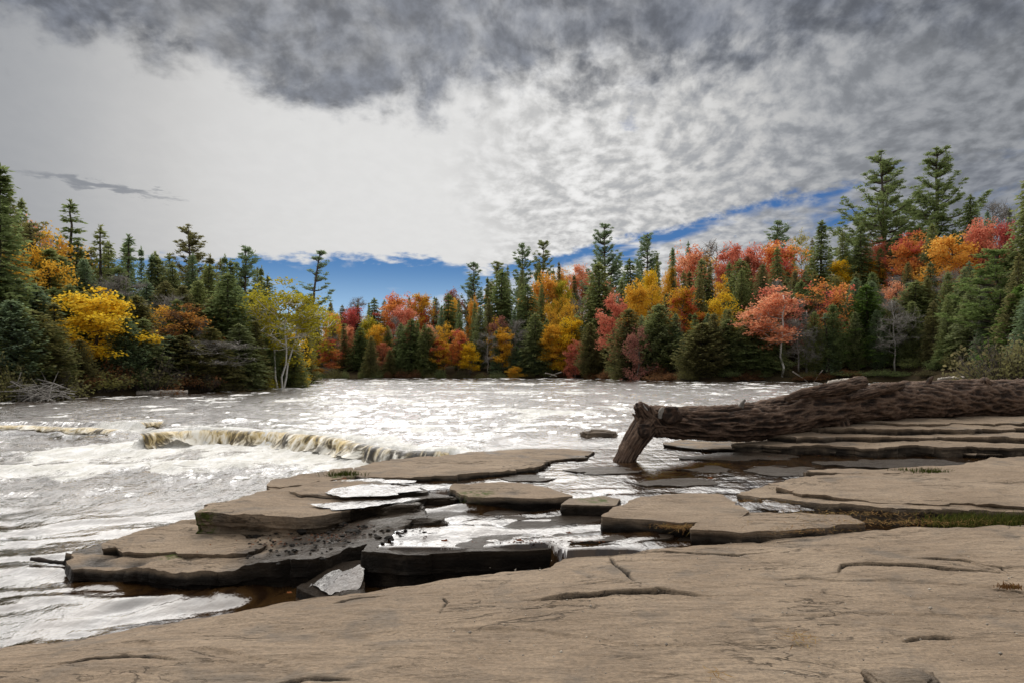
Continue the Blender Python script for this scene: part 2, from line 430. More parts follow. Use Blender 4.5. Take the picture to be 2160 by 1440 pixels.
def fall_material():
    m, g, out = new_mat('falling_water')
    a = attr(g, 'along'); dn = attr(g, 'down')
    v = g.xyz(g.m('MULTIPLY', a, 2.2), g.m('MULTIPLY', dn, 0.55), 0.0)
    n = g.noise(v, 1.5, 9, 0.72, 0.9); big = g.noise(g.xyz(a, g.m('MULTIPLY', dn, 0.25), 0.0), 0.9, 5, 0.6)
    big2 = g.noise(g.xyz(a, g.m('MULTIPLY', dn, 0.3), 7.0), 0.55, 5, 0.65)
    col = g.mix(g.ss(n, 0.40, 0.56), (0.07, 0.05, 0.02), (0.60, 0.43, 0.13))
    white = g.m('ADD', n, g.m('ADD', g.m('MULTIPLY', dn, 0.16), g.m('MULTIPLY', big, 0.45)))
    col = g.mix(g.ss(white, 0.74, 0.92), col, (0.85, 0.82, 0.74))
    col = g.mix(g.m('MULTIPLY', g.ss(big2, 0.50, 0.60), g.ss(n, 0.62, 0.50)), col, (0.025, 0.02, 0.014))
    col = g.mix(g.ss(dn, 0.0, 0.22, 0.6, 0.0), col, (0.45, 0.45, 0.44))
    nrm = bump(g, n, 0.06, 1.0)
    princ(g, out, col, g.ss(white, 0.6, 0.85, 0.14, 0.6), 0.6, nrm)
    return m


def ground_material():
    m, g, out = new_mat('forest_floor')
    p = pos(g); n = g.noise(p, 0.4, 6, 0.6); n2 = g.noise(p, 4.0, 5, 0.6)
    col = g.ramp(n, [(0.3, (0.028, 0.022, 0.012)), (0.55, (0.055, 0.04, 0.02)), (0.75, (0.075, 0.065, 0.025))])
    col = g.mix(g.ss(n2, 0.5, 0.7, 0, 0.5), col, (0.11, 0.065, 0.03))
    princ(g, out, col, 0.95, 0.2, bump(g, n2, 0.2, 0.8))
    return m


M = {}
M['rock'] = rock_material(); M['bark'] = bark_material(); M['water'] = water_material(); M['fall'] = fall_material(); M['ground'] = ground_material()
M['trunk'] = wood_material('grey_brown_bark', (0.045, 0.036, 0.03), (0.11, 0.09, 0.075))
M['grey'] = wood_material('weathered_grey_wood', (0.16, 0.145, 0.13), (0.34, 0.32, 0.29))
M['pale'] = wood_material('bleached_wood', (0.30, 0.26, 0.22), (0.55, 0.50, 0.44))
M['wetwood'] = wood_material('wet_wood', (0.012, 0.009, 0.007), (0.04, 0.03, 0.025))
M['birch'] = birch_material()
LC = {
    'yellow': ([(0.56, 0.34, 0.02), (0.78, 0.52, 0.03), (0.84, 0.62, 0.08)], None),
    'gold': ([(0.54, 0.29, 0.03), (0.74, 0.43, 0.05), (0.80, 0.54, 0.10)], None),
    'orange': ([(0.60, 0.28, 0.05), (0.78, 0.42, 0.08), (0.84, 0.52, 0.13)], None),
    'orange_red': ([(0.60, 0.24, 0.07), (0.78, 0.35, 0.10), (0.82, 0.46, 0.16)], (0.60, 0.15, 0.11)),
    'coral': ([(0.58, 0.21, 0.11), (0.76, 0.34, 0.19), (0.82, 0.46, 0.27)], None),
    'red': ([(0.50, 0.14, 0.09), (0.72, 0.26, 0.17), (0.78, 0.38, 0.25)], None),
    'crimson': ([(0.34, 0.06, 0.06), (0.54, 0.11, 0.10), (0.64, 0.19, 0.15)], None),
    'gold_red': ([(0.48, 0.26, 0.03), (0.62, 0.36, 0.04), (0.66, 0.42, 0.06)], (0.50, 0.12, 0.06)),
    'dusky': ([(0.195, 0.078, 0.065), (0.325, 0.143, 0.111), (0.442, 0.221, 0.169)], None),
    'brown': ([(0.221, 0.098, 0.033), (0.390, 0.182, 0.052), (0.598, 0.299, 0.065)], (0.13, 0.07, 0.035)),
    'lime': ([(0.26, 0.24, 0.025), (0.42, 0.37, 0.04), (0.56, 0.46, 0.06)], None),
    'olive': ([(0.202, 0.193, 0.057), (0.231, 0.220, 0.088), (0.231, 0.220, 0.119)], None),
    'dark': ([(0.127, 0.159, 0.066), (0.221, 0.276, 0.107), (0.263, 0.331, 0.144)], None),
    'green': ([(0.218, 0.246, 0.072), (0.261, 0.296, 0.117), (0.261, 0.296, 0.174)], None),
    'grass_green': ([(0.069, 0.113, 0.024), (0.121, 0.199, 0.044), (0.190, 0.276, 0.069)], None),
    'blue_green': ([(0.153, 0.203, 0.103), (0.230, 0.304, 0.155), (0.230, 0.304, 0.229)], None),
    'pale_green': ([(0.116, 0.165, 0.050), (0.182, 0.248, 0.083), (0.264, 0.330, 0.116)], None),
    'scrub': ([(0.090, 0.083, 0.042), (0.150, 0.135, 0.068), (0.225, 0.195, 0.090)], None),
    'rust': ([(0.140, 0.070, 0.035), (0.238, 0.119, 0.056), (0.336, 0.182, 0.084)], None),
}
for k, (c, s) in LC.items():
    M[k] = leaf_material('foliage_'+k, c, 0.52 if max(c[1]) > 0.2 else 0.5, s)

# ------------------------------------------------------------------ ground / terrain
SHORE = [(-90, -30), (-60, 8), (-36, 24), (-24.9, 33), (-24.2, 43), (-21.9, 46), (-20.4, 55), (-22.8, 71), (-34, 84), (-52, 104), (-46, 127), (-40, 131), (-10, 136), (13, 136), (17.2, 117),
         (22.8, 93), (31, 92), (41, 92), (50, 88), (50, 74), (42, 60), (35, 46), (26, 31), (20, 20), (16.5, 10), (16.5, -30)]


def terr(x, y):
    x = np.asarray(x, float); y = np.asarray(y, float)
    d = -sdist(x, y, SHORE)
    right = sstep(x, -10, 45); left = 1-sstep(x, -45, -20)
    hmax = 9+15*right-2*left; sl = 0.22+0.16*right-0.02*left
    land = 0.45+0.55*sstep(d, 0, 1.5)+hmax*(1-np.exp(-sl*np.maximum(d-1, 0)/hmax))
    z = np.where(d > 0, land, -0.7+0.0*d)
    z = np.where((d <= 0) & (d > -0.8), -0.7+1.15*(d+0.8)/0.8, z)
    return z + np.where(d > 0, 0.35*fbm(x*0.08, y*0.08, 2.2, 3), 0.0)


def build_ground():
    xs = np.concatenate([np.linspace(-1500, -110, 14), np.arange(-100, 100, 1.4), np.linspace(110, 1500, 14)])
    ys = np.concatenate([np.linspace(-300, -10, 6), np.arange(-5, 190, 1.4), np.linspace(200, 2500, 18)])
    X, Y = np.meshgrid(xs, ys); Z = terr(X, Y)
    me = mesh_np('ground', np.stack([X, Y, Z], -1).reshape(-1, 3), grid_faces(len(ys), len(xs)))
    obj('ground', me, M['ground'], kind='structure')


build_ground()

# ------------------------------------------------------------------ river and pools (one water surface on three levels)
def gz(z, *pp): return [G(a, b, z) for a, b in pp]
CREST = gz(0.4, (285, 917), (330, 912), (400, 908), (500, 908), (600, 913), (680, 920), (740, 930), (790, 944), (850, 951), (905, 955), (960, 953))
LEDGE2 = [(-34, 25.0), (-20, 20.9), (-15.3, 20.3), (-12.9, 20.6), (-10.9, 21.0)]
UPPER = LEDGE2+[(-9.9, 19.2)]+CREST+[(-1.0, 12.0), (-1.37, 11.0), (-1.75, 9.4), (-1.35, 8.85), (-0.62, 8.95), (-0.45, 8.75), (0.6, 8.75), (1.05, 8.15), (1.3, 7.6), (1.9, 7.3), (2.9, 7.4), (3.6, 8.7), (7, 9.6), (22, 11), (60, 30), (60, 160), (-80, 160), (-80, 30)]
MID = [(-1.30, 6.42), (-1.1, 6.40), (-0.6, 6.40), (-0.2, 6.41), (0.1, 6.44), (0.34, 6.52), (0.5, 6.25), (2.9, 6.25), (4.5, 7.4), (3.6, 8.9), (1.9, 8.9), (-0.4, 9.0), (-1.15, 9.05), (-1.12, 8.3), (-1.05, 7.5), (-1.2, 7.0)]


def level(x, y):
    su = sdist(x, y, UPPER); sm = sdist(x, y, MID)
    far = sstep(y, 11, 13)
    u = sstep(su, -0.05-0.10*far, 0.05+0.14*far)
    z = np.where(sm > -0.1, 0.33*sstep(sm, -0.03, 0.01), 0.0)
    ramp = 0.16*sstep(-x, 9.6, 12)*sstep(y, 17.0, 20.5)          # shallow chute below the left ledge
    z = np.maximum(z, ramp)
    return z+(0.40-z)*u, su, sm


def build_river():
    nr, nc = 490, 610
    Y = 3.0*np.exp(np.linspace(0, math.log(170/3.0), nr)); S = np.linspace(-1.15, 1.15, nc)
    Y, S = np.meshgrid(Y, S, indexing='ij'); X = S*Y
    z, su, sm = level(X, Y)
    pool = sstep(su, 0, 0.2)*sstep(X-(-2.3+(Y-12)*0.45), 0.0, 1.5)*(1-sstep(Y, 13.5, 17))      # still water round the log
    midp = sstep(sm, 0, 0.1)
    low = 1-sstep(su, -0.3, 0)
    dc, par = seg_dist(X, Y, CREST)
    dl, _ = seg_dist(X, Y, LEDGE2)
    below = (su < 0)
    boil = np.where(below, np.exp(-dc/1.05), np.exp(-dc/0.35))*(1-midp)*sstep(Y, 11.2, 12.5)
    boil2 = np.where(below, np.exp(-dl/1.0), np.exp(-dl/0.3))
    calm_near = low*(1-sstep(Y, 8.5, 12.5))
    rap = (1-pool)*(1-midp)*(1-calm_near)
    # waves
    wx = fbm(X*0.5, Y*0.5, 1.0, 3)*0.9; wy = fbm(X*0.5+40, Y*0.5, 4.0, 3)*0.9
    a = math.radians(24); rx = X*math.cos(a)+Y*math.sin(a); ry = -X*math.sin(a)+Y*math.cos(a)
    rip = fbm(rx*0.75+wx*0.5, ry*2.4+wy*0.8, 0.3, 3, 0.45)*0.046
    rip2 = fbm(rx*2.2+9, ry*5.0+wy, 7.3, 2)*0.0045
    chop = (fbm(X*1.1+wx, Y*1.5+wy, 2.0, 4, 0.55))*0.05
    swell = ridged(X*0.33+wx*.4, Y*0.55+wy*.4, 9.0, 3)*0.035
    farw = fbm(X*0.22, Y*0.11, 5.5, 3)*0.11*sstep(Y, 25, 60)
    z = z + calm_near*(rip+rip2) + rap*(chop+swell+farw) + (pool+midp)*(fbm(X*0.9+wx*.3, Y*4.2+wy, 3.0, 3)*0.011)
    z = z + boil*(0.075*np.abs(fbm(X*3.3, Y*3.3, 6.0, 4, 0.6))+0.02) + boil2*0.05*np.abs(fbm(X*3, Y*3, 8.0, 3))
    # sunken ledges that throw small standing waves in the upper river
    for (p0, p1, h) in (((700, 825), (1180, 829), .10), ((860, 850), (1000, 853), .10), ((1080, 868), (1260, 873), .09), ((800, 808), (1200, 810), .16), ((0, 996), (330, 988), .10), ((150, 1010), (420, 1000), .06), ((360, 985), (560, 990), .09)):
        q0, q1 = G(*p0, 0.4 if p0[1] < 900 else 0.0), G(*p1, 0.4 if p0[1] < 900 else 0.0)
        d, t = seg_dist(X, Y, [q0, q1]); wdt = 0.35+0.02*q0[1]
        env = np.exp(-(d/wdt)**2)*(0.6+0.6*fbm(X*1.3, Y*1.3, 1.5, 3))
        z = z + h*np.maximum(env, 0); rap = rap+0.25*env*(1-midp); boil = np.maximum(boil, 0.5*env*(1-midp)*(1-pool))
    foam = np.clip(1.25*boil+0.4*boil2+rap*(0.25+0.55*fbm(X*0.5, Y*0.3, 3.3, 5, 0.6)+0.06*sstep(Y, 30, 80)), 0, 1)
    foam = foam*(1-0.9*calm_near*(boil < 0.25))
    ch = np.clip(0.10*calm_near+rap*0.7+(0.16*pool+0.10*midp)+0.3*boil, 0.02, 1.3)
    me = mesh_np('river', np.stack([X, Y, z], -1).reshape(-1, 3), grid_faces(nr, nc), {'foam': foam.ravel(), 'chop': ch.ravel()})
    obj('river', me, M['water'], kind='structure')


build_river()


def build_fall(crest, zt, zb, label_name, seed, back=0.12, out=0.3, lip=0.0):
    P = np.asarray(crest, float); L = np.concatenate([[0], np.cumsum(np.hypot(*np.diff(P, axis=0).T))])
    n = int(L[-1]/0.018); s = np.linspace(0, L[-1], n)
    # smooth the crest line
    x = np.interp(s, L, P[:, 0]); y = np.interp(s, L, P[:, 1]); k = np.ones(61)/61
    xp = np.convolve(np.pad(x, 30, 'edge'), k, 'valid'); yp = np.convolve(np.pad(y, 30, 'edge'), k, 'valid')
    tx, ty = np.gradient(xp), np.gradient(yp); l = np.hypot(tx, ty); nx, ny = ty/l, -tx/l            # downstream side
    jag = 0.28*fbm(s*0.45, seed, 0, 5, 0.6)+0.05*fbm(s*5, seed+3, 0, 2)
    xp += nx*jag; yp += ny*jag
    pr = [(-back, 0.008, 0), (-back*0.4, 0.010, 0.03), (-0.04, 0.0, 0.1), (0.03, -0.03, 0.18), (0.08, -0.10, 0.3), (0.12, -0.18, 0.45), (0.155, -0.27, 0.6), (0.19, -0.36, 0.8), (out, -0.47, 1.0)]
    rows = []
    drop = (zt-zb)/0.40*np.clip(0.86+0.5*fbm(s*0.6, seed+8, 0, 4, 0.6), 0.35, 1.1)
    for (o, dz, q) in pr:
        fl = q*(0.12*fbm(s*1.7, q*0.8+seed, 1, 4, 0.6)+0.03*fbm(s*8, q*0.9, 4, 3))
        rows.append(np.stack([xp+nx*(o*(1+0.35*fbm(s*1.2, seed, 5, 2)*q)+fl+lip), yp+ny*(o+fl+lip), zt+dz*drop+0.012*fbm(s*3, q, 3, 2)], -1))
    V = np.stack(rows); m = len(pr)
    al = np.broadcast_to(s[None], (m, n)); dn = np.broadcast_to(np.array([q for *_, q in pr])[:, None], (m, n))
    me = mesh_np('waterfall', V.reshape(-1, 3), grid_faces(m, n)[:, ::-1], {'along': al.ravel(), 'down': dn.ravel()})
    o = obj('waterfall', me, M['fall'], kind='structure'); o['label'] = label_name


build_fall(CREST, 0.415, 0.06, 'long low amber and white waterfall over a rock ledge', 1.0)
build_fall(gz(0.4, (288, 893), (330, 890), (380, 891), (425, 893)), 0.43, 0.2, 'short little cascade upstream of the long waterfall', 5.0, out=0.16)
build_fall(gz(0.36, (-80, 902), (0, 899), (60, 900), (130, 901), (200, 904), (250, 909)), 0.385, 0.24, 'low cascade over a dark ledge by the left bank', 9.0, out=0.16)


# ------------------------------------------------------------------ rock slabs
def resample(P, sp, jag, seed, closed=True):
    P = np.asarray(P, float); Q = np.concatenate([P, P[:1]]) if closed else P
    L = np.concatenate([[0], np.cumsum(np.hypot(*np.diff(Q, axis=0).T))]); n = max(8, int(L[-1]/sp))
    s = np.linspace(0, L[-1], n, endpoint=not closed)
    x, y = np.interp(s, L, Q[:, 0]), np.interp(s, L, Q[:, 1])
    for _ in range(2):      # round the drawn corners a little
        if closed: x, y = (np.roll(x, 1)+2*x+np.roll(x, -1))/4, (np.roll(y, 1)+2*y+np.roll(y, -1))/4
    tx, ty = np.gradient(x), np.gradient(y); l = np.hypot(tx, ty)+1e-9
    rr = np.random.default_rng(int(seed*31)+5); bp = np.cumsum(rr.uniform(0.14, 0.7, 400)); bp = np.concatenate([[0], bp[bp < s[-1]], [s[-1]+0.01]])
    bv = rr.uniform(-1, 1, len(bp)); bv[-1] = bv[0]
    bp2 = np.repeat(bp[1:-1], 2); bp2[1::2] += 0.012; q = rr.uniform(-1, 1, len(bp)); blk = np.interp(s, np.concatenate([[0], bp2, [s[-1]+.02]]), np.repeat(q[:len(bp)-1], 2)) if len(bp) > 2 else 0*s
    w = jag*(0.3*fbm(x*2.2, y*2.2, seed, 4, 0.55)+0.3*fbm(x*9, y*9, seed+5, 2)+0.8*np.interp(s, bp, bv)+1.0*blk)
    return x+ty/l*w, y-tx/l*w, s


def slab(label, outline, ztop, zbot, seed, sp=0.028, isp=0.06, jag=0.045, rough=0.012, strata=0.03, under=0.0, wetlevel=None, wettop=None, moss=None, name='rock_slab', group='sandstone slabs along the shore', steps=0.0, cat='rock', face=0.85):
    """sandstone slab: outline in world metres, ztop number or function, layered side walls down to zbot"""
    P = np.asarray(outline, float)
    ar = 0.5*np.sum(P[:, 0]*np.roll(P[:, 1], -1)-np.roll(P[:, 0], -1)*P[:, 1])
    if ar < 0: P = P[::-1]
    x, y, s = resample(P, sp, jag, seed); n = len(x)
    gx, gy = np.meshgrid(np.arange(x.min(), x.max(), isp), np.arange(y.min(), y.max(), isp*1.15))
    gx = gx+rng.uniform(-.3, .3, gx.shape)*isp; gy = gy+rng.uniform(-.3, .3, gy.shape)*isp
    sd = sdist(gx, gy, list(zip(x, y))); k = sd > isp*0.55; gx, gy, gd = gx[k], gy[k], sd[k]
    co = [Vector((a, b)) for a, b in zip(np.concatenate([x, gx]), np.concatenate([y, gy]))]
    vo, _, fo, ov, *_ = delaunay_2d_cdt(co, [], [list(range(n))], 1, 1e-5)
    V2 = np.array([(q.x, q.y) for q in vo]); src = np.array([o[0] if len(o) else -1 for o in ov])
    bd = np.full(n+len(gx), -1); bd[src[src >= 0]] = np.arange(len(src))[src >= 0]
    dist = np.zeros(len(V2)); ok = src >= n; dist[ok] = gd[src[ok]-n]
    zt = (ztop(V2[:, 0], V2[:, 1]) if callable(ztop) else np.full(len(V2), float(ztop)))
    z = zt+rough*fbm(V2[:, 0]*1.3, V2[:, 1]*2.2, seed, 4)*1.6+0.35*rough*ridged(V2[:, 0]*4, V2[:, 1]*7, seed+2, 3)
    if steps:   # thin broken laminae on the top
        f = fbm(V2[:, 0]*0.55, V2[:, 1]*0.95, seed+20, 4)*2.2; z = z+steps*(np.floor(f)+sstep(f-np.floor(f), 0.42, 0.58))
    z = z-0.002*np.exp(-dist/0.02)-0.004*np.exp(-dist/0.15)*(1+fbm(V2[:, 0]*5, V2[:, 1]*5, seed, 2))
    V = np.column_stack([V2, z]); tris = [f for f in fo if len(f) == 3]; T = np.array(tris, int)
    # side walls: layers of the outline pushed in and out like strata
    bl = bd[:n]; keep = bl >= 0; bl = bl[keep]; m = len(bl)
    bx, by, bz = V[bl, 0], V[bl, 1], V[bl, 2]
    tx, ty = np.roll(bx, -1)-np.roll(bx, 1), np.roll(by, -1)-np.roll(by, 1); l = np.hypot(tx, ty)+1e-9; nx, ny = ty/l, -tx/l
    H = float(np.mean(bz))-zbot; nl = int(np.clip(H/0.022, 5, 22))
    rows = [V[bl]]; r2 = np.random.default_rng(int(seed*13)+1); lay = 0.0
    sb = s[keep]
    for i in range(1, nl+1):
        t = i/nl; zz = bz+(zbot-bz)*t
        if i % 3 == 1: lay = r2.uniform(-1, 1)
        off = strata*(0.55*lay+0.8*fbm(sb*1.6, zz*4, seed+7, 3)+0.5*fbm(sb*9, zz*28, seed+9, 2))*min(1, t*4)-under*t
        if i == 1: off = off*0.6
        rows.append(np.column_stack([bx+nx*off, by+ny*off, zz]))
    W = np.concatenate(rows[1:]); base = len(V)
    idx = np.concatenate([bl[None], base+np.arange(nl*m).reshape(nl, m)])
    a = idx[:-1]; b = np.roll(idx, -1, 1)[:-1]; c = np.roll(idx, -1, 1)[1:]; d = idx[1:]
    Q = np.stack([a, d, c, b], -1).reshape(-1, 4)
    V = np.concatenate([V, W])
    wet = np.zeros(len(V))
    if wetlevel is not None:
        wet = 1-sstep(V[:, 2]+0.03*fbm(V[:, 0]*3, V[:, 1]*3, seed, 3), wetlevel, wetlevel+0.05)
    if wettop is not None: wet = np.maximum(wet, np.clip(wettop(V[:, 0], V[:, 1], V[:, 2]), 0, 1))
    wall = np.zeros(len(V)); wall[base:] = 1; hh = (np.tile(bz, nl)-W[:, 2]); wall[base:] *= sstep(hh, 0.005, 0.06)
    stain_shade = np.maximum(0*wet, wall*np.clip(face+0.5*fbm(V[:, 0]*2.5, V[:, 1]*2.5+V[:, 2]*4, seed+3, 3), 0, 0.95))  # side walls blackened: shade painted into the colour along with damp and algae
    ms = np.zeros(len(V))
    if moss is not None:
        for (mx, my, mr) in moss: ms = np.maximum(ms, 1-sstep(np.hypot(V[:, 0]-mx, V[:, 1]-my), mr*0.4, mr))
    me = mesh_np(name, V, [Q, T], {'wet': wet, 'moss': ms, 'stain_shade': stain_shade})
    try: me.set_sharp_from_angle(angle=math.radians(32))
    except Exception: pass
    return obj(name, me, M['rock'], label=label, cat=cat, group=group)


# --- foreground shelf -------------------------------------------------------------------------------------------
def shelf_z(x, y):
    d = 0.479*(x+3.56)-0.878*(y-4.75)
    d = d+0.16*fbm(x*0.9, y*0.9, 4.4, 3)
    z = np.where(d > 0, 0.43*(1-np.exp(-d/0.62)), d*0.55)
    return z+0.03*sstep(x, 1.5, 5)


CRACKS = [([(1098, 1268), (1140, 1270), (1200, 1264), (1290, 1254), (1400, 1250), (1500, 1257)], 0.024, 0.035, 0.030),
          ([(1284, 1170), (1300, 1190), (1322, 1205), (1332, 1225), (1352, 1234)], 0.022, 0.028, 0.0),
          ([(1742, 1217), (1768, 1214), (1778, 1198), (1830, 1194), (1900, 1197), (1990, 1208), (2120, 1213)], 0.020, 0.030, 0.024),
          ([(1900, 1182), (1960, 1184), (2040, 1192), (2110, 1203), (2140, 1222)], 0.016, 0.022, 0.015),
          ([(1330, 1166), (1450, 1164), (1560, 1169), (1646, 1161)], 0.014, 0.018, 0.012),
          ([(1900, 1348), (1940, 1341), (2020, 1339)], 0.014, 0.015, 0.010),
          ([(1085, 1288), (1130, 1283), (1190, 1278)], 0.010, 0.012, 0.0),
          ([(690, 1275), (760, 1262), (830, 1256)], 0.012, 0.014, 0.010),
          ([(930, 1255), (945, 1270), (925, 1292)], 0.010, 0.012, 0.0),
          ([(2090, 1243), (2140, 1247), (2160, 1252)], 0.012, 0.015, 0.010),
          ([(100, 1402), (260, 1380), (380, 1390)], 0.014, 0.014, 0.012),
          ([(560, 1440), (650, 1425), (760, 1428)], 0.012, 0.012, 0.008)]


def shelf_pt(px, py):
    z = 0.3
    for _ in range(8):
        x, y = G(px, py, z); z = float(shelf_z(np.array([x]), np.array([y]))[0])*0.7+z*0.3
    return (x, y)


FAR_EDGE = gz(0.03, (560, 1285), (625, 1279))+gz(0.12, (700, 1268))+gz(0.2, (770, 1256), (830, 1240))+gz(0.30, (960, 1222), (1060, 1206))+gz(0.36, (1140, 1188), (1160, 1170), (1185, 1150))+gz(0.40, (1290, 1141), (1400, 1134), (1560, 1133), (1700, 1121))+gz(0.44, (1800, 1110), (1900, 1106), (2030, 1110), (2170, 1104))+[(7.5, 6.8), (11.5, 7.2)]


def build_shelf():
    # top sheet on a fine grid whose far row follows the broken edge of the shelf
    E = [(-9.0, 3.2), (-5.5, 4.2), (-4.2, 4.95), (-3.2, 5.45), (-2.4, 5.9)]+FAR_EDGE
    ex, ey, _ = resample(E, 0.02, 0.03, 2.5, closed=False)
    nc = 1000; X = np.concatenate([np.linspace(-9, -4, 60, endpoint=False), np.linspace(-4, 6.2, nc), np.linspace(6.23, 11, 50)])
    o = np.argsort(ex); far = np.interp(X, ex[o], ey[o])
    t = np.concatenate([np.linspace(0, 0.55, 24, endpoint=False), 0.55+0.45*np.linspace(0, 1, 300)])
    near = np.full_like(X, -1.5)
    XX = np.broadcast_to(X[None], (len(t), len(X))).copy(); YY = near[None]+(far-near)[None]*t[:, None]
    Z = shelf_z(XX, YY)
    e = (far[None]-YY)                                       # distance to the edge
    Z = Z+0.022*fbm(XX*0.7, YY*1.1, 1.1, 4)+0.008*fbm(XX*2.0, YY*5, 5.1, 5, 0.6)+0.0025*ridged(XX*3.5+0.8*YY, YY*9, 6.1, 4)
    f = fbm(XX*0.16+0.10*YY, YY*0.38, 8.8, 5, 0.6)*2.0       # broken laminae
    fr = f-np.floor(f); Z = Z+0.010*(np.floor(f)+sstep(fr, 0.46, 0.54))
    f2 = fbm(XX*0.5, YY*1.2, 12.2, 5, 0.65)*1.3; Z = Z+0.0035*(np.floor(f2)+sstep(f2-np.floor(f2), 0.42, 0.58))
    wob = 0.012*fbm(XX*9, YY*9, 2.2, 3); dark = np.zeros_like(Z)
    for pts, wd, dep, stp in CRACKS:
        wd *= 0.62; dep *= 1.7; stp *= 1.3
        W = [shelf_pt(*p) for p in pts]; x0 = min(p[0] for p in W)-.4; x1 = max(p[0] for p in W)+.4; y0 = min(p[1] for p in W)-.4; y1 = max(p[1] for p in W)+.4
        b = (XX > x0) & (XX < x1) & (YY > y0) & (YY < y1)
        d, s = seg_dist(XX[b], YY[b], W); L = sum(math.dist(W[i], W[i+1]) for i in range(len(W)-1))
        taper = np.clip(np.minimum(s, L-s)/(0.25*L), 0.15, 1)
        d2 = np.abs(d+wob[b]); k = taper*np.exp(-(d2/(wd*(0.4+0.6*taper)))**2); Z[b] -= dep*k
        # the far lip stands a little proud
        if stp:
            yy = np.interp(XX[b], *zip(*sorted(W))); sg = YY[b]-yy
            lip = sstep(sg, -0.005, 0.012)*np.exp(-np.maximum(sg, 0)/0.22)*taper*(d < 0.6); Z[b] += stp*0.8*lip
        dark[b] = np.maximum(dark[b], np.minimum(1, 1.5*k))  # shadow inside the crack, painted into the colour
    Z = Z-0.02*np.exp(-e/0.03)-0.02*np.exp(-e/0.22)*(0.8+fbm(XX*3, YY*3, 3, 2))
    V = np.stack([XX, YY, Z], -1); nr = len(t)
    # broken wall below the far edge
    rows = []; s = np.cumsum(np.hypot(np.gradient(X), np.gradient(far)))
    tx, ty = np.gradient(X), np.gradient(far); l = np.hypot(tx, ty); nx, ny = -ty/l, tx/l
    for i in range(1, 15):
        q = i/14; zz = Z[-1]+(-0.3-Z[-1])*q
        off = 0.03*fbm(s*1.5, zz*9, 3.3, 3)+0.012*fbm(s*8, zz*30, 4.4, 2)-0.10*q
        rows.append(np.stack([X+nx*off, far+ny*off, zz], -1))
    V = np.concatenate([V.reshape(-1, 3), np.concatenate(rows)])
    F = grid_faces(nr+14, len(X))
    wet = 1-sstep(V[:, 2]+0.02*fbm(V[:, 0]*2, V[:, 1]*2, 5, 3), 0.015, 0.05); wet[:nr*len(X)] = np.maximum(wet[:nr*len(X)], dark.ravel()); wet[nr*len(X):] = np.maximum(wet[nr*len(X):], 0.75*sstep(-V[nr*len(X):, 2], -0.30, -0.1))  # waterline wetness, with the painted crack shadow carried along
    me = mesh_np('rock_shelf', V, F, {'wet': wet*(np.arange(len(V)) < nr*len(X))*(V[:, 2] < 0.08), 'moss': np.zeros(len(V)), 'stain_shade': wet})
    obj('rock_shelf', me, M['rock'], label='broad tan sandstone shelf with cracks filling the bottom of the view', cat='rock')


build_shelf()

# --- slabs between the shelf and the river ------------------------------------------------------------------------
def tilt(z0, x0, y0, ax, ay): return lambda x, y: z0+(x-x0)*ax+(y-y0)*ay


# lip slab that carries the middle pool
slab('black wet ledge with a vertical face, water spilling over its lip', gz(0.315, (760, 1160), (800, 1166), (930, 1167), (1010, 1163), (1090, 1160), (1180, 1152))+[(1.0, 6.7), (3.2, 6.7), (3.6, 8.6), (0.9, 8.9), (-1.15, 8.7), (-1.35, 7.4)], 0.312, -0.35, 3.1, jag=0.035, strata=0.035, under=0.03,
     wettop=lambda x, y, z: 0.97-0.55*np.exp(-((x+1.02)/0.11)**2)*(z < 0.29)*(0.5+fbm(x*9, z*3, 2, 3)), name='rock_ledge')
# low wet slab at the water
slab('low dark wet slab dipping into the river at its left tip', gz(0.12, (128, 1172), (165, 1150), (260, 1128), (390, 1098), (470, 1085))+[(-2.6, 8.3), (-1.3, 8.4), (-0.98, 7.5), (-1.12, 7.0), (-1.28, 6.75)]+gz(0.2, (690, 1192))+gz(0.14, (620, 1203), (520, 1207), (410, 1205), (320, 1200), (240, 1196), (170, 1192)),
     lambda x, y: 0.10+0.105*np.maximum(x+3.4, 0)+0.012*fbm(x*3, y*4, 3, 3), -0.3, 4.2, jag=0.06, strata=0.04, steps=0.028, rough=0.03, wetlevel=0.06,
     wettop=lambda x, y, z: 0.95*sstep(x+0.25*fbm(x*3, y*3, 2, 3)-0.3*(y-7), -2.75, -2.2), moss=[(-3.4, 6.85, 0.16)])
slab('thin broken layer of rock on the low slab, moss at its edge', gz(0.19, (225, 1140), (300, 1118), (400, 1100), (470, 1110), (560, 1150), (520, 1168), (440, 1160), (330, 1163), (255, 1158)), tilt(0.185, -3.2, 7.2, 0.02, 0.02), 0.02, 5.7, jag=0.06, steps=0.014, strata=0.03, wettop=lambda x, y, z: 0.85*sstep(x+0.2*fbm(x*3, y*3, 2, 3), -2.85, -2.5), moss=[(-3.62, 6.75, 0.2)])
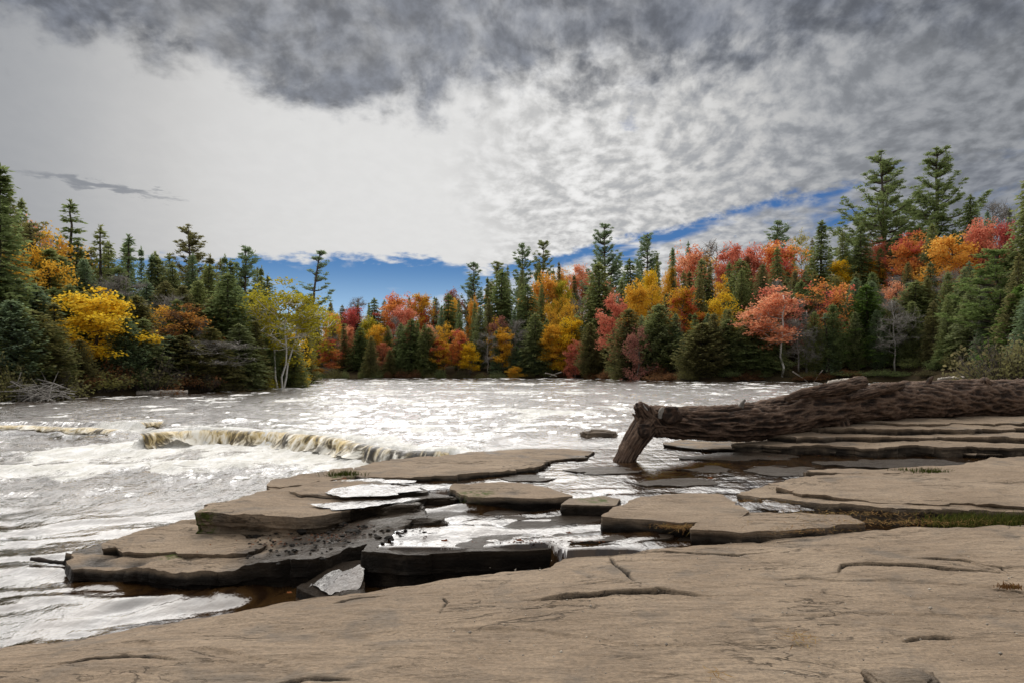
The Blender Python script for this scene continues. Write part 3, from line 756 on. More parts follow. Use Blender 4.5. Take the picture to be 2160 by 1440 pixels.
# big block
slab('big thick sandstone block with a tall shadowed front beside the river', gz(0.42, (402, 1084), (440, 1063), (500, 1052), (560, 1038), (575, 1022), (640, 1012), (700, 1003), (800, 1006), (905, 1030), (915, 1042), (850, 1060), (740, 1074), (680, 1083), (610, 1087), (520, 1086)), tilt(0.415, -2, 8, -0.012, 0.0), 0.0, 6.3,
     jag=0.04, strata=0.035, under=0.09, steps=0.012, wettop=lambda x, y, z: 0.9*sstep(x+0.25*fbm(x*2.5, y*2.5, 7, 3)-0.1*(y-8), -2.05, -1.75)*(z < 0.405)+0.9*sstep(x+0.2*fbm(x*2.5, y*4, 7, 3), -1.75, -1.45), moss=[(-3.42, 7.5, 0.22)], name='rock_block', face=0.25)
slab('thin wet layer with puddles on top of the big block', gz(0.45, (605, 1032), (690, 1018), (790, 1012), (900, 1034), (820, 1046), (700, 1047), (640, 1044)), 0.452, 0.38, 7.1, jag=0.05, strata=0.02, wettop=lambda x, y, z: 0.9*sstep(x+0.3*fbm(x*2, y*3, 3, 3), -2.1, -1.7)+0.8*(z < 0.43), sp=0.04)
slab('small stepped slab at the river end of the big block', gz(0.45, (570, 1024), (572, 1012), (640, 1000), (700, 996), (720, 1006), (660, 1016), (600, 1026)), 0.46, 0.0, 7.9, jag=0.04, steps=0.012)
# shelf below the falls
slab('flat dry slab just below the right end of the waterfall', gz(0.46, (752, 1003), (756, 984), (800, 973), (880, 967), (960, 960), (1080, 964), (1165, 972), (1135, 988), (1040, 997), (960, 1004), (860, 1007)), 0.475, -0.1, 8.8, jag=0.05, steps=0.012, strata=0.03, wetlevel=0.41, under=0.04)
slab('long thin slab behind the flat dry slab, tapering into the pool', gz(0.44, (865, 968), (1000, 954), (1100, 948), (1200, 947), (1255, 952), (1230, 964), (1160, 970), (1060, 968), (960, 965)), 0.455, 0.0, 9.6, jag=0.05, steps=0.010, strata=0.025, wetlevel=0.41)
slab('small mossy rock with a grass tuft beside the flat dry slab', gz(0.45, (680, 1002), (690, 992), (740, 988), (765, 996), (745, 1006), (700, 1008)), 0.47, 0.1, 10.3, jag=0.04, strata=0.02, moss=[(-2.4, 9.9, 0.4)])
# mid slabs
slab('mossy fronted slab lying between the two pools', gz(0.44, (950, 1030), (960, 1020), (1040, 1016), (1120, 1022), (1185, 1036), (1205, 1048), (1120, 1054), (1040, 1050), (985, 1050)), 0.455, 0.1, 11.2, jag=0.03, strata=0.025, wetlevel=0.37, under=0.02, moss=[(-0.45, 8.55, 0.3)])
slab('small dark mossy slab tilting out of the middle pool', gz(0.44, (1180, 1064), (1200, 1050), (1270, 1046), (1310, 1052), (1300, 1066), (1230, 1066)), 0.45, 0.1, 12.1, jag=0.03, strata=0.02, wettop=lambda x, y, z: 0.6*(z < 0.43)+0.3, moss=[(1.0, 8.2, 0.3)])
slab('pointed tan slab jutting left into the middle pool', gz(0.46, (1268, 1092), (1285, 1072), (1340, 1052), (1430, 1041), (1520, 1043), (1560, 1066), (1590, 1082), (1540, 1100), (1440, 1104), (1340, 1096)), 0.475, 0.0, 13.0, jag=0.03, strata=0.03, under=0.05, steps=0.01, wetlevel=0.36)
slab('low tan slab in front of the pointed slab, along the gully', gz(0.44, (1452, 1122), (1470, 1104), (1560, 1084), (1680, 1082), (1790, 1092), (1830, 1104), (1700, 1117), (1560, 1126)), 0.46, 0.0, 14.0, jag=0.03, strata=0.03, under=0.03, steps=0.012, wetlevel=0.35)
# right-hand terraces
slab('lower terrace of tan rock at the right, grass along its edge', gz(0.46, (1558, 1040), (1620, 1026), (1760, 1020), (2000, 1030), (2300, 1040), (2300, 1092), (2050, 1086), (1850, 1080), (1720, 1068), (1620, 1056)), lambda x, y: 0.475+0.008*x+0.0*y, 0.1, 15.1, jag=0.05, strata=0.03, under=0.03, steps=0.012)
slab('upper terrace of tan rock at the right, above the grassy edge', gz(0.56, (1640, 1026), (1660, 1012), (1760, 1000), (1950, 998), (2200, 986), (2400, 984), (2400, 1072), (2160, 1066), (1950, 1058), (1800, 1050), (1700, 1040)), lambda x, y: 0.56+0.01*(x-4), 0.3, 16.4, jag=0.05, strata=0.035, under=0.05, steps=0.014)
slab('narrow ledge with a grass strip behind the upper terrace', gz(0.5, (1690, 1002), (1760, 992), (1900, 990), (2010, 986), (2100, 968), (2300, 960), (2300, 990), (2000, 1000), (1800, 1004)), 0.53, 0.2, 17.3, jag=0.05, strata=0.02, steps=0.01)
# terraces under the log
for i, (zz, pts, lab) in enumerate((
    (0.47, [(1395, 937), (1430, 929), (1560, 922), (1800, 915), (2400, 905), (2400, 962), (2100, 957), (1850, 953), (1640, 949), (1480, 945)], 'lowest terrace at the edge of the dark pool under the log'),
    (0.58, [(1560, 934), (1620, 916), (1800, 905), (2400, 895), (2400, 945), (2150, 943), (1900, 943), (1700, 941)], 'second terrace up from the dark pool under the log'),
    (0.70, [(1610, 918), (1660, 900), (1800, 888), (2400, 872), (2400, 922), (2200, 921), (1980, 918), (1800, 920), (1690, 922)], 'third terrace up from the dark pool under the log'),
    (0.80, [(1660, 900), (1700, 886), (1850, 878), (2400, 860), (2400, 903), (2200, 902), (2000, 904), (1850, 905), (1740, 905)], 'fourth terrace up, reaching beneath the middle of the log'),
    (0.88, [(1800, 888), (1850, 876), (2000, 868), (2400, 850), (2400, 889), (2200, 889), (2020, 890), (1900, 892)], 'topmost thin terrace behind and under the thick log'))):
    slab(lab, gz(zz, *pts), (lambda x, y, zz=zz, i=i: zz+0.02*fbm(x*0.7, y*0.9, i, 3)), 0.0, 18.5+i*1.3, sp=0.05, isp=0.12, jag=0.13, strata=0.05, under=0.16, steps=0.018, wetlevel=0.44 if i == 0 else None, name='rock_terrace')
for i, (pts, zz, lab) in enumerate((
    ([(1190, 990), (1240, 983), (1330, 984), (1370, 990), (1300, 996), (1230, 997)], 0.415, 'thin wet ledge barely above the pool below the log leg'),
    ([(1340, 1018), (1420, 1008), (1500, 1012), (1520, 1020), (1430, 1026)], 0.418, 'thin wet ledge in the pool before the pointed slab'),
    ([(1040, 1006), (1110, 1000), (1180, 1004), (1150, 1012), (1070, 1013)], 0.416, 'thin wet ledge behind the mossy fronted slab'),
    ([(1430, 960), (1520, 952), (1640, 955), (1700, 962), (1580, 970), (1470, 969)], 0.425, 'dark debris covered ledge in the pool below the log'),
    ([(1560, 990), (1640, 980), (1720, 984), (1740, 994), (1640, 1002)], 0.42, 'low wet ledge left of the narrow grass strip ledge'),
    ([(1720, 974), (1850, 966), (2000, 968), (2060, 976), (1900, 984), (1780, 984)], 0.43, 'long dark ledge in the pool at the foot of the terraces'),
    ([(1420, 988), (1480, 980), (1560, 984), (1500, 994)], 0.413, 'smallest wet ledge in the middle of the pool'),
    ([(960, 1085), (1060, 1076), (1150, 1080), (1100, 1090), (1010, 1094)], 0.343, 'submerged looking ledge in the middle pool'),
    ([(1180, 1138), (1280, 1128), (1390, 1120), (1400, 1130), (1290, 1140), (1200, 1148)], 0.35, 'wet rim of rock between the middle pool and the shelf'))):
    slab(lab, gz(zz, *pts), zz-0.005, zz-0.3, 31.0+i*1.1, sp=0.04, isp=0.07, jag=0.09, rough=0.012, strata=0.02, steps=0.008, wettop=lambda x, y, z: 0.92+0*x, name='wet_ledge')
# boulder standing in the river, sloping wet slab, cliff shard
slab('sloping slab with a sheet of water running down it', [G(700, 1176, 0.24), G(768, 1166, 0.26), G(772, 1232, 0.12), G(742, 1262, 0.05), G(690, 1272, 0.02), G(618, 1258, 0.01)], lambda x, y: 0.02+0.20*np.clip((y-5.75)/0.75, 0, 1.3), -0.3, 24.0, jag=0.03, strata=0.02, wettop=lambda x, y, z: 0.98+0*x, rough=0.006)


def film(outline, zf, seed, sp=0.03, label=None, foam=0.0):
    """thin sheet of water lying or running on rock"""
    x, y, _ = resample(outline if np.cross(np.subtract(outline[1], outline[0]), np.subtract(outline[2], outline[1])) > 0 else outline[::-1], sp, 0.09, seed); n = len(x)
    gx, gy = np.meshgrid(np.arange(x.min(), x.max(), sp), np.arange(y.min(), y.max(), sp)); k = sdist(gx, gy, list(zip(x, y))) > sp*0.5; gx, gy = gx[k], gy[k]
    vo, _, fo, *_ = delaunay_2d_cdt([Vector(q) for q in zip(np.concatenate([x, gx]), np.concatenate([y, gy]))], [], [list(range(n))], 1, 1e-5)
    V = np.array([(q.x, q.y) for q in vo]); z = zf(V[:, 0], V[:, 1])+0.004*fbm(V[:, 0]*7, V[:, 1]*7, seed, 3)
    me = mesh_np('puddle', np.column_stack([V, z]), [np.array([f for f in fo if len(f) == 3])], {'foam': np.full(len(V), foam), 'chop': np.full(len(V), 0.30)})
    o = obj('puddle', me, M['water'], kind='structure'); o['label'] = label or 'shallow puddle on the rock'


film([G(704, 1180, 0.25), G(764, 1170, 0.27), G(766, 1228, 0.14), G(738, 1256, 0.07), G(690, 1266, 0.04), G(630, 1254, 0.03)], lambda x, y: 0.036+0.20*np.clip((y-5.75)/0.75, 0, 1.3), 2.0, foam=0.42, label='sheet of water running down the sloping slab')  # foam white here stands in for sky sheen on the sheet
film(gz(0.47, (690, 1036), (760, 1022), (850, 1022), (895, 1034), (800, 1044), (720, 1046)), lambda x, y: 0.474+0*x, 3.0, label='puddle on the thin layer of the big block')
film(gz(0.435, (640, 1062), (720, 1056), (850, 1052), (880, 1050), (780, 1064), (700, 1072)), lambda x, y: 0.437+0*x, 4.0, label='puddle along the front of the big block')
film(gz(0.44, (690, 1016), (780, 1010), (870, 1016), (800, 1020)), lambda x, y: 0.447+0*x, 5.0, label='puddle behind the thin layer')
film(gz(0.46, (1560, 1066), (1600, 1054), (1680, 1068), (1720, 1078), (1640, 1082)), lambda x, y: 0.476+0*x, 6.0, label='puddle between the pointed slab and the terraces')


def lumpy(name, centre, r, seed, mat, label, cat, wet=0.3, group=None, n=28, sq=0.5):
    th = np.linspace(0, np.pi, n); ph = np.linspace(0, 2*np.pi, n*2, endpoint=False); T, Pm = np.meshgrid(th, ph, indexing='ij')
    d = np.stack([np.sin(T)*np.cos(Pm), np.sin(T)*np.sin(Pm), np.cos(T)], -1)
    e = np.sign(d)*np.abs(d)**sq if sq != 1 else d; e = e/np.maximum(np.linalg.norm(e, axis=-1, keepdims=True), 1e-6)*(0.6+0.4*np.linalg.norm(np.sign(d)*np.abs(d)**sq, axis=-1, keepdims=True))
    k = 1+0.28*fbm(d[..., 0]*1.3+seed, d[..., 1]*1.3, d[..., 2]*1.3, 4)+0.05*ridged(d[..., 0]*4, d[..., 1]*4+seed, d[..., 2]*8, 3)
    V = e*k[..., None]*np.array(r)
    V = V.reshape(-1, 3); w = np.clip(wet+1-sstep(V[:, 2], -0.3*r[2], 0.2*r[2]), 0, 1)
    me = mesh_np(name, V, grid_faces(n, n*2, True)[:, ::-1], {'wet': w, 'moss': np.zeros(len(V))})
    o = obj(name, me, mat, label=label, cat=cat, group=group); o.location = centre; return o


x, y = G(1264, 922, 0.4)
lumpy('boulder', (x, y, 0.42), (0.42, 0.3, 0.16), 2.0, M['rock'], 'lone grey boulder in the river just left of the log', 'boulder', 0.45)
x, y = shelf_pt(1905, 1450)
lumpy('rock_chip', (x, y, 0.45), (0.17, 0.12, 0.05), 5.0, M['rock'], 'dark flat chip of rock at the bottom edge of the shelf', 'rock', 0.35)
for i, (px, py, z, r, lab) in enumerate(((890, 1105, 0.33, (0.30, 0.17, 0.12), 'jagged black wet rock at the left end of the middle pool'), (850, 1075, 0.36, (0.26, 0.16, 0.12), 'dark broken rock wedged behind the jagged black rock'), (740, 1262, 0.04, (0.2, 0.1, 0.1), 'black wet stone at the foot of the sloping water sheet'), (930, 1048, 0.4, (0.2, 0.12, 0.06), 'small dark stone in the spill between the two pools'))):
    x, y = G(px, py, z); lumpy('wet_rock', (x, y, z-0.05), r, 7.0+i*2, M['rock'], lab, 'rock', 0.95)

rb = np.random.default_rng(21); rub = Buf()
ico = np.array([[0, 0, 1], [.9, 0, .4], [.3, .85, .4], [-.7, .5, .4], [-.7, -.5, .4], [.3, -.85, .4], [.7, .5, -.4], [-.3, .85, -.4], [-.9, 0, -.4], [-.3, -.85, -.4], [.7, -.5, -.4], [0, 0, -1]])
icf = [(0, 1, 2), (0, 2, 3), (0, 3, 4), (0, 4, 5), (0, 5, 1), (1, 6, 2), (2, 7, 3), (3, 8, 4), (4, 9, 5), (5, 10, 1), (6, 7, 2), (7, 8, 3), (8, 9, 4), (9, 10, 5), (10, 6, 1), (11, 7, 6), (11, 8, 7), (11, 9, 8), (11, 10, 9), (11, 6, 10)]
for i in range(230):
    px = rb.uniform(520, 905); py = np.interp(px, [520, 700, 905], [1160, 1140, 1092])+rb.normal()*17; zz = 0.10+0.105*max((px-HX)/FPX*7+3.4, 0)
    x, y = G(px, py, zz); sz = rb.uniform(.006, .024)*(2.6 if rb.random() < .10 else 1)
    V = ico*rb.uniform(.5, 1.3, (12, 3))*[sz*1.5, sz, sz*.55]; c_, s_ = math.cos(i), math.sin(i)
    rub.add(np.column_stack([V[:, 0]*c_-V[:, 1]*s_+x, V[:, 0]*s_+V[:, 1]*c_+y, V[:, 2]+zz+0.02]), None, icf, 1.0)
obj('rubble', rub.mesh('rubble', False, 'stain_shade'), M['rock'], kind='stuff', label='dark broken rock bits strewn over the wet slab')

# ------------------------------------------------------------------ fallen log
def bark_tube(name, ctrl, nu, nv, seed, rough, parent, mat, ridge=1.0, endcap=True):
    C = np.array([list(at(px, py, Y))+[r*0.93*Y/FPX] for px, py, Y, r in ctrl]); L = np.concatenate([[0], np.cumsum(np.linalg.norm(np.diff(C[:, :3], axis=0), axis=1))])
    s = np.linspace(0, L[-1], nu); P = np.stack([np.interp(s, L, C[:, k]) for k in range(4)], -1)
    kw = max(3, nu//14)|1; ker = np.hanning(kw+2)[1:-1]; ker /= ker.sum()
    P = np.stack([np.convolve(np.pad(P[:, k], kw//2, 'edge'), ker, 'valid') for k in range(4)], -1)
    T = np.gradient(P[:, :3], axis=0); T /= np.linalg.norm(T, axis=1)[:, None]
    ref = np.array([0, 0.3, 1.0]) if abs(T[nu//2, 2]) < 0.8 else np.array([0, 1.0, 0])
    B = np.cross(T, ref); B /= np.linalg.norm(B, axis=1)[:, None]; N = np.cross(B, T)
    th = np.linspace(0, 2*np.pi, nv, endpoint=False); S, TH = np.meshgrid(s, th, indexing='ij'); R = P[:, 3][:, None]
    tw = TH+0.12*S; cx, cy = np.cos(tw), np.sin(tw)
    lump = 0.10*fbm(cx*0.9+S*0.5, cy*0.9, S*0.6+seed, 3)
    wv = 0.3*fbm(cx*2, cy*2, S*1.5+seed, 2)
    r1 = ridged(cx*3.4+wv, cy*3.4+wv, S*1.5+seed, 4, 0.5); r2 = ridged(cx*8+wv, cy*8, S*3.6+seed+4, 3, 0.5)
    bark = 0.72*r1+0.28*r2
    bark = np.clip((bark-0.15)/1.3, -0.2, 1.1)
    K = R*(1+lump)+rough*ridge*(bark-0.5)
    if endcap:
        e = np.minimum(s/0.12, 1)[:, None]; K = K*(0.25+0.75*np.sqrt(np.clip(e, 0, 1)))
    V = P[:, None, :3]+K[..., None]*(np.cos(TH)[..., None]*B[:, None]+np.sin(TH)[..., None]*N[:, None])
    V = V.reshape(-1, 3); F = [grid_faces(nu, nv, True)]
    n0 = len(V); V = np.concatenate([V, P[:1, :3], P[-1:, :3]]); i = np.arange(nv)
    F.append(np.stack([i, np.full(nv, n0), (i+1) % nv], -1)); F.append(np.stack([(nu-1)*nv+(i+1) % nv, np.full(nv, n0+1), (nu-1)*nv+i], -1))
    me = mesh_np(name, V, F, {'var': np.concatenate([np.clip(bark, 0, 1).ravel(), [0.4, 0.4]])})
    return obj(name, me, mat, parent)


log = obj('fallen_log', None, label='massive fallen tree trunk with rough brown bark lying across the rocks', cat='log')
log_pts = [(1352, 884, 12.15, 28), (1385, 888, 12.35, 33), (1450, 892, 12.75, 34), (1540, 891, 13.3, 39), (1620, 885, 13.75, 41), (1700, 866, 14.3, 41), (1800, 852, 15.0, 41), (1900, 845, 15.65, 43), (2000, 841, 16.3, 41), (2160, 838, 17.4, 40), (2330, 834, 18.6, 43)]
bark_tube('trunk', log_pts, 820, 144, 1.3, 0.072, log, M['bark'])
bark_tube('branch', [(1376, 876, 12.25, 26), (1360, 898, 12.18, 27), (1338, 930, 12.1, 23), (1320, 962, 12.08, 20), (1302, 1000, 12.05, 20)], 150, 70, 4.1, 0.04, log, M['bark'])
bark_tube('broken_stub', [(1385, 905, 12.3, 20), (1368, 882, 12.15, 19), (1354, 864, 12.1, 13), (1345, 853, 12.05, 8)], 60, 50, 6.1, 0.09, log, M['bark'], endcap=False)
kn = lumpy('burl', at(1412, 876, 12.2), (0.20, 0.17, 0.15), 9.0, M['bark'], None, None, 0.0); kn.parent = log
kn2 = lumpy('burl', at(1358, 908, 11.98), (0.13, 0.11, 0.12), 12.0, M['bark'], None, None, 0.0); kn2.parent = log
for o in (kn, kn2):
    a_ = o.data.attributes.new('var', 'FLOAT', 'POINT'); n_ = len(o.data.vertices); co = np.zeros(n_*3, np.float32); o.data.vertices.foreach_get('co', co); co = co.reshape(-1, 3)
    a_.data.foreach_set('value', np.clip(0.45+0.5*fbm(co[:, 0]*14, co[:, 1]*14, co[:, 2]*14, 3), 0, 1).astype(np.float32))
for i, (x0, y0, x1, y1, r_) in enumerate(((1362, 880, 1341, 849, 6), (1368, 878, 1356, 851, 7), (1378, 876, 1372, 856, 7), (1392, 872, 1398, 858, 6), (1352, 890, 1334, 872, 5), (1560, 856, 1572, 842, 5), (1955, 806, 1968, 793, 6))):
    Yq = 12.1 if i < 5 else (13.2 if i == 5 else 15.8)
    bark_tube('splinter', [(x0, y0+8, Yq, r_), ((x0+x1)/2, (y0+y1)/2, Yq-0.04, r_*0.8), (x1, y1, Yq-0.05, r_*0.25)], 24, 14, 20.0+i, 0.03, log, M['grey'] if i % 2 else M['bark'], endcap=False)
bark_tube('branch_stub', [(1762, 868, 14.6, 22), (1765, 888, 14.6, 24), (1768, 905, 14.62, 25), (1770, 920, 14.62, 24)], 60, 50, 7.7, 0.05, log, M['bark'])
bark_tube('bark_slab', [(1655, 841, 13.6, 3), (1690, 829, 13.75, 8), (1740, 822, 14.1, 12), (1790, 814, 14.45, 13), (1815, 806, 14.65, 13), (1822, 804, 14.7, 11)], 160, 60, 8.8, 0.06, log, M['bark'], endcap=False)
bark_tube('bark_slab', [(1790, 838, 14.25, 4), (1830, 828, 14.6, 9), (1870, 818, 14.9, 10), (1905, 812, 15.2, 6)], 120, 50, 10.2, 0.05, log, M['bark'], endcap=False)
bark_tube('broken_stub', [(2070, 822, 16.5, 16), (2078, 808, 16.45, 12), (2076, 798, 16.4, 6)], 40, 40, 11.1, 0.05, log, M['bark'])

# ------------------------------------------------------------------ tree kinds
def unit(v): return v/(np.linalg.norm(v, axis=-1, keepdims=True)+1e-9)


def conifer(seed, H=10.0, R=2.0, z0=0.4, prof=None, levels=46, nb=8, droop=0.25, up=0.0, lf=0.42, wd=0.10, step=0.22, fan=0.30, gap=0.0, stick=True):
    r = np.random.default_rng(seed); b = Buf(); t = Buf()
    zt = np.linspace(0, H*0.99, 14); wig = 0.05*np.cumsum(r.normal(size=(14, 2)), axis=0)*0.6
    ax = lambda z: np.array([np.interp(z, zt, wig[:, 0]), np.interp(z, zt, wig[:, 1])])
    t.tube(np.column_stack([wig, zt]), np.interp(zt, [0, H], [0.018*H, 0.003*H]), 7)
    for i in range(levels):
        q = (i+r.uniform(-.4, .4))/levels; q = min(max(q, 0), 0.995); z = z0+(H-z0)*q
        if gap and r.random() < gap: continue
        rad = R*prof(q)
        n = max(3, int(nb*(0.45+0.55*rad/R)+0.5))
        az0 = r.uniform(0, 6.28)
        for k in range(n):
            az = az0+6.283*k/n+r.normal()*0.25; L = rad*r.uniform(0.62, 1.18)+0.05
            o = np.array([math.cos(az), math.sin(az), 0]); sd = np.array([-o[1], o[0], 0]); c0 = np.append(ax(z), z)
            f = np.linspace(0.12, 1.0, max(3, int(L/step)))
            P = c0+o*(L*f)[:, None]; P[:, 2] += -droop*L*f**1.4+up*L*f**2
            if stick and L > 0.8: t.tube(np.array([c0, P[len(P)//2], P[-1]]), [0.02+0.012*L, 0.015, 0.006], 3, False)
            for sgn in (-1, 1, -1, 1, 0):
                m = len(f); lat = fan*L*(1.15-f)*r.uniform(0, 1, m)*sgn
                C = P+sd*lat[:, None]+r.normal(size=(m, 3))*[0.06, 0.06, 0.05]
                C[:, 2] -= 0.15*np.abs(lat)
                D = unit(o+sd*(sgn*r.uniform(.3, 1.1, m))[:, None]+np.array([0, 0, 1])*r.normal(-0.18+0.4*up, 0.25, m)[:, None])
                ln = lf*r.uniform(.6, 1.25, m)*(1.1-0.35*f)
                S = unit(np.cross(D, np.array([0, 0, 1.])+r.normal(size=(m, 3))*0.45))*(wd*r.uniform(.7, 1.3, m))[:, None]
                b.leaves(C, D*ln[:, None], S, r.uniform(0, 1, m)*0.6+0.4*r.random())
    # leader
    m = 40; z = r.uniform(H*0.93, H*1.0, m); C = np.column_stack([np.tile(ax(H), (m, 1)), z]); D = unit(np.column_stack([r.normal(size=(m, 2))*0.7, np.full(m, 0.9)]))*(0.03*H)
    b.leaves(C, D, unit(np.cross(D, r.normal(size=(m, 3))))*wd*0.7, r.uniform(0, 1, m))
    return dict(crown=b.mesh('crown', False), trunk=t.mesh('trunk'), H=H*1.02, R=R)


def pine(seed, H=14.0, R=2.8, z0=0.34, whorls=13, nb=6, shape=None, lean=0.0, dens=1.0):
    r = np.random.default_rng(seed); b = Buf(); t = Buf()
    zt = np.linspace(0, H*0.98, 14); wig = 0.07*np.cumsum(r.normal(size=(14, 2)), axis=0); wig[:, 0] += lean*(zt/H)**1.3*H
    t.tube(np.column_stack([wig, zt]), np.interp(zt, [0, H], [0.018*H, 0.004*H]), 8)
    for i in range(whorls):
        q = (i+r.uniform(-.3, .3))/whorls; q = min(max(q, 0), .99); z = H*(z0+(1-z0)*q)
        rad = R*(shape(q) if shape else (1-q)**0.75*0.9+0.14)
        for k in range(nb):
            if r.random() < 0.16: continue
            az = r.uniform(0, 6.283); L = rad*r.uniform(0.45, 1.2)
            o = np.array([math.cos(az), math.sin(az), 0]); sd = np.array([-o[1], o[0], 0]); c0 = np.array([np.interp(z, zt, wig[:, 0]), np.interp(z, zt, wig[:, 1]), z])
            rise = r.uniform(-0.05, 0.25)+0.45*q
            f = np.linspace(0, 1, 8); P = c0+o*(L*f)[:, None]; P[:, 2] += L*(rise*f+0.28*f**2.5-0.10*np.sin(f*3.14))
            t.tube(P, np.interp(f, [0, 1], [0.012*H*0.4+0.012*L, 0.008]), 4, False)
            nt = max(4, int(L*5.5*dens))
            for j in range(nt):
                ff = r.uniform(0.35, 1.03); c = np.array([np.interp(ff, f, P[:, a]) for a in range(3)])
                lat = r.normal()*0.20*L*(1.2-ff); c = c+sd*lat+o*abs(lat)*0.5+np.array([0, 0, 0.05+r.uniform(0, .12)])
                m = 22; d = unit(r.normal(size=(m, 3))*[1, 1, 0.32]+o*0.8+np.array([0, 0, 0.42])); ln = r.uniform(.2, .42, m)*(0.75+0.05*R)
                C = c+r.normal(size=(m, 3))*[0.15, 0.15, 0.03]
                b.leaves(C, d*ln[:, None], unit(np.cross(d, r.normal(size=(m, 3))))*(0.045*r.uniform(.7, 1.3, m))[:, None], r.uniform(0, 1, m)*0.5+0.5*r.random())
    return dict(crown=b.mesh('crown', False), trunk=t.mesh('trunk'), H=H*1.03, R=R)


def skeleton(r, t, H, R, fork=0.35, nl=7, sub=4, rad=0.02, k=6, twig=True, tips=None, up=0.6, stems=1, side=False):
    tips = [] if tips is None else tips
    for st in range(stems):
        a0 = r.uniform(0, 6.28); ln = (0.12 if stems > 1 else 0.03)*H
        top = np.array([math.cos(a0)*ln, math.sin(a0)*ln, H*0.86]); zt = np.linspace(0, 1, 9)
        P = np.outer(zt, top); P[1:, :2] += np.cumsum(r.normal(size=(8, 2))*0.012*H, axis=0)
        t.tube(P, np.interp(zt, [0, 1], [rad*H, 0.004*H])/(stems**0.4), k)
        for i in range(nl):
            q = fork+(0.95-fork)*(i+r.random()*0.8)/nl; c0 = np.array([np.interp(q, zt, P[:, a]) for a in range(3)])
            az = r.normal(3.14, 0.75) if side else (r.uniform(0, 6.28) if i else a0+3); prof = math.sin(min(1, (q-fork)/(1-fork)*0.72+0.26)*3.14)**0.7
            L = R*r.uniform(0.65, 1.05)*prof; o = np.array([math.cos(az), math.sin(az), 0])
            f = np.linspace(0, 1, 6); B = c0+o*(L*f)[:, None]; B[:, 2] += L*up*(f-0.25*f*f)*r.uniform(.6, 1.3); B[1:] += np.cumsum(r.normal(size=(5, 3))*0.035*L, axis=0)
            t.tube(B, np.interp(f, [0, 1], [rad*H*0.42, 0.004*H*0.4]), max(3, k-2), False)
            for j in range(sub):
                ff = r.uniform(0.3, 1.0); c1 = np.array([np.interp(ff, f, B[:, a]) for a in range(3)])
                d = unit(o*0.7+r.normal(size=3)*[0.8, 0.8, 0.45]+np.array([0, 0, 0.35])); l2 = L*r.uniform(.25, .55)+0.04*H
                S = c1+d*(l2*np.linspace(0, 1, 4))[:, None]; S[1:] += r.normal(size=(3, 3))*0.05*l2
                if twig: t.tube(S, np.interp(np.linspace(0, 1, 4), [0, 1], [0.0035*H, 0.0012*H]), 3, False)
                tips += [S[1], S[2], S[3], S[3]]
    return tips


def maple(seed, H=10.0, R=3.0, fork=0.12, nl=17, sub=6, per=20, sig=(0.32, 0.18), lf=0.24, keep=1.0, stems=1, rad=0.016, up=0.32, side=False):
    r = np.random.default_rng(seed); b = Buf(); t = Buf()
    tips = np.array(skeleton(r, t, H, R, fork, nl, sub, rad, 6, True, None, up, stems, side))
    e = r.normal(size=(int(len(tips)*0.75), 3)); e = unit(e)*(r.random(len(e))**0.4)[:, None]*np.array([R*0.95, R*0.95, H*0.40])+np.array([0, 0, H*(0.57 if fork < 0.3 else 0.66)])
    e = e[perlin(e[:, 0]*0.55+seed, e[:, 1]*0.55, e[:, 2]*0.55) > 0.12]; tips = np.concatenate([tips, e])
    if side: tips = tips[tips[:, 0] < 0.15*R]
    tips = tips[r.random(len(tips)) < keep]
    for c in tips:
        m = int(per*r.uniform(.6, 1.4)); sg = r.uniform(.7, 1.3)
        C = c+r.normal(size=(m, 3))*np.array([sig[0], sig[0], sig[1]])*sg
        D = unit(r.normal(size=(m, 3))*[1, 1, 0.6]+np.array([0, 0, -0.25]))*(lf*r.uniform(.6, 1.3, m))[:, None]
        b.leaves(C, D, unit(np.cross(D, r.normal(size=(m, 3))*0.6+np.array([0, 0, 1])))*(lf*0.42*r.uniform(.7, 1.2, m))[:, None], r.uniform(0, 1, m)*0.6+0.4*r.random())
    return dict(crown=b.mesh('crown', False), trunk=t.mesh('trunk'), H=H, R=R)


def bare(seed, H=10.0, R=2.2, fork=0.25, nl=16, sub=6, stems=1):
    r = np.random.default_rng(seed); t = Buf(); tw = Buf()
    tips = skeleton(r, t, H, R, fork, nl, sub, 0.010, 5, True, None, 0.75, stems)
    for c in tips:
        for _ in range(4):
            d = unit(r.normal(size=3)+np.array([0, 0, 0.4]))*r.uniform(.3, .8)
            S = np.array([c, c+d*0.5+r.normal(size=3)*0.05, c+d]); tw.tube(S, [0.014, 0.010, 0.005], 3, False, r.random())
    return dict(crown=tw.mesh('crown', False), trunk=t.mesh('trunk'), H=H, R=R)


def deadfir(seed, H=10.0, R=1.6, droop=0.2):
    r = np.random.default_rng(seed); t = Buf(); tw = Buf()
    t.tube(np.column_stack([np.cumsum(r.normal(size=10))*0.05, np.cumsum(r.normal(size=10))*0.05, np.linspace(0, H, 10)]), np.linspace(0.012*H, 0.02, 10), 6)
    for i in range(90):
        q = r.uniform(0.12, 0.98); az = r.uniform(0, 6.28); L = R*(1.05-q)**0.7*r.uniform(.5, 1.1); o = np.array([math.cos(az), math.sin(az), -droop])
        S = np.array([[0, 0, q*H], o*L*0.5+[0, 0, q*H+0.05*L], o*L+[0, 0, q*H-0.1*L]]); tw.tube(S, [0.03, 0.018, 0.006], 3, False, r.random())
        for k in range(7):
            c = S[0]+(S[2]-S[0])*r.uniform(.3, 1); d = unit(r.normal(size=3)*[1, 1, .5]+o)*r.uniform(.2, .5); tw.tube(np.array([c, c+d*0.6, c+d]), [0.012, 0.009, 0.004], 3, False, r.random())
    return dict(crown=tw.mesh('crown', False), trunk=t.mesh('trunk'), H=H, R=R)


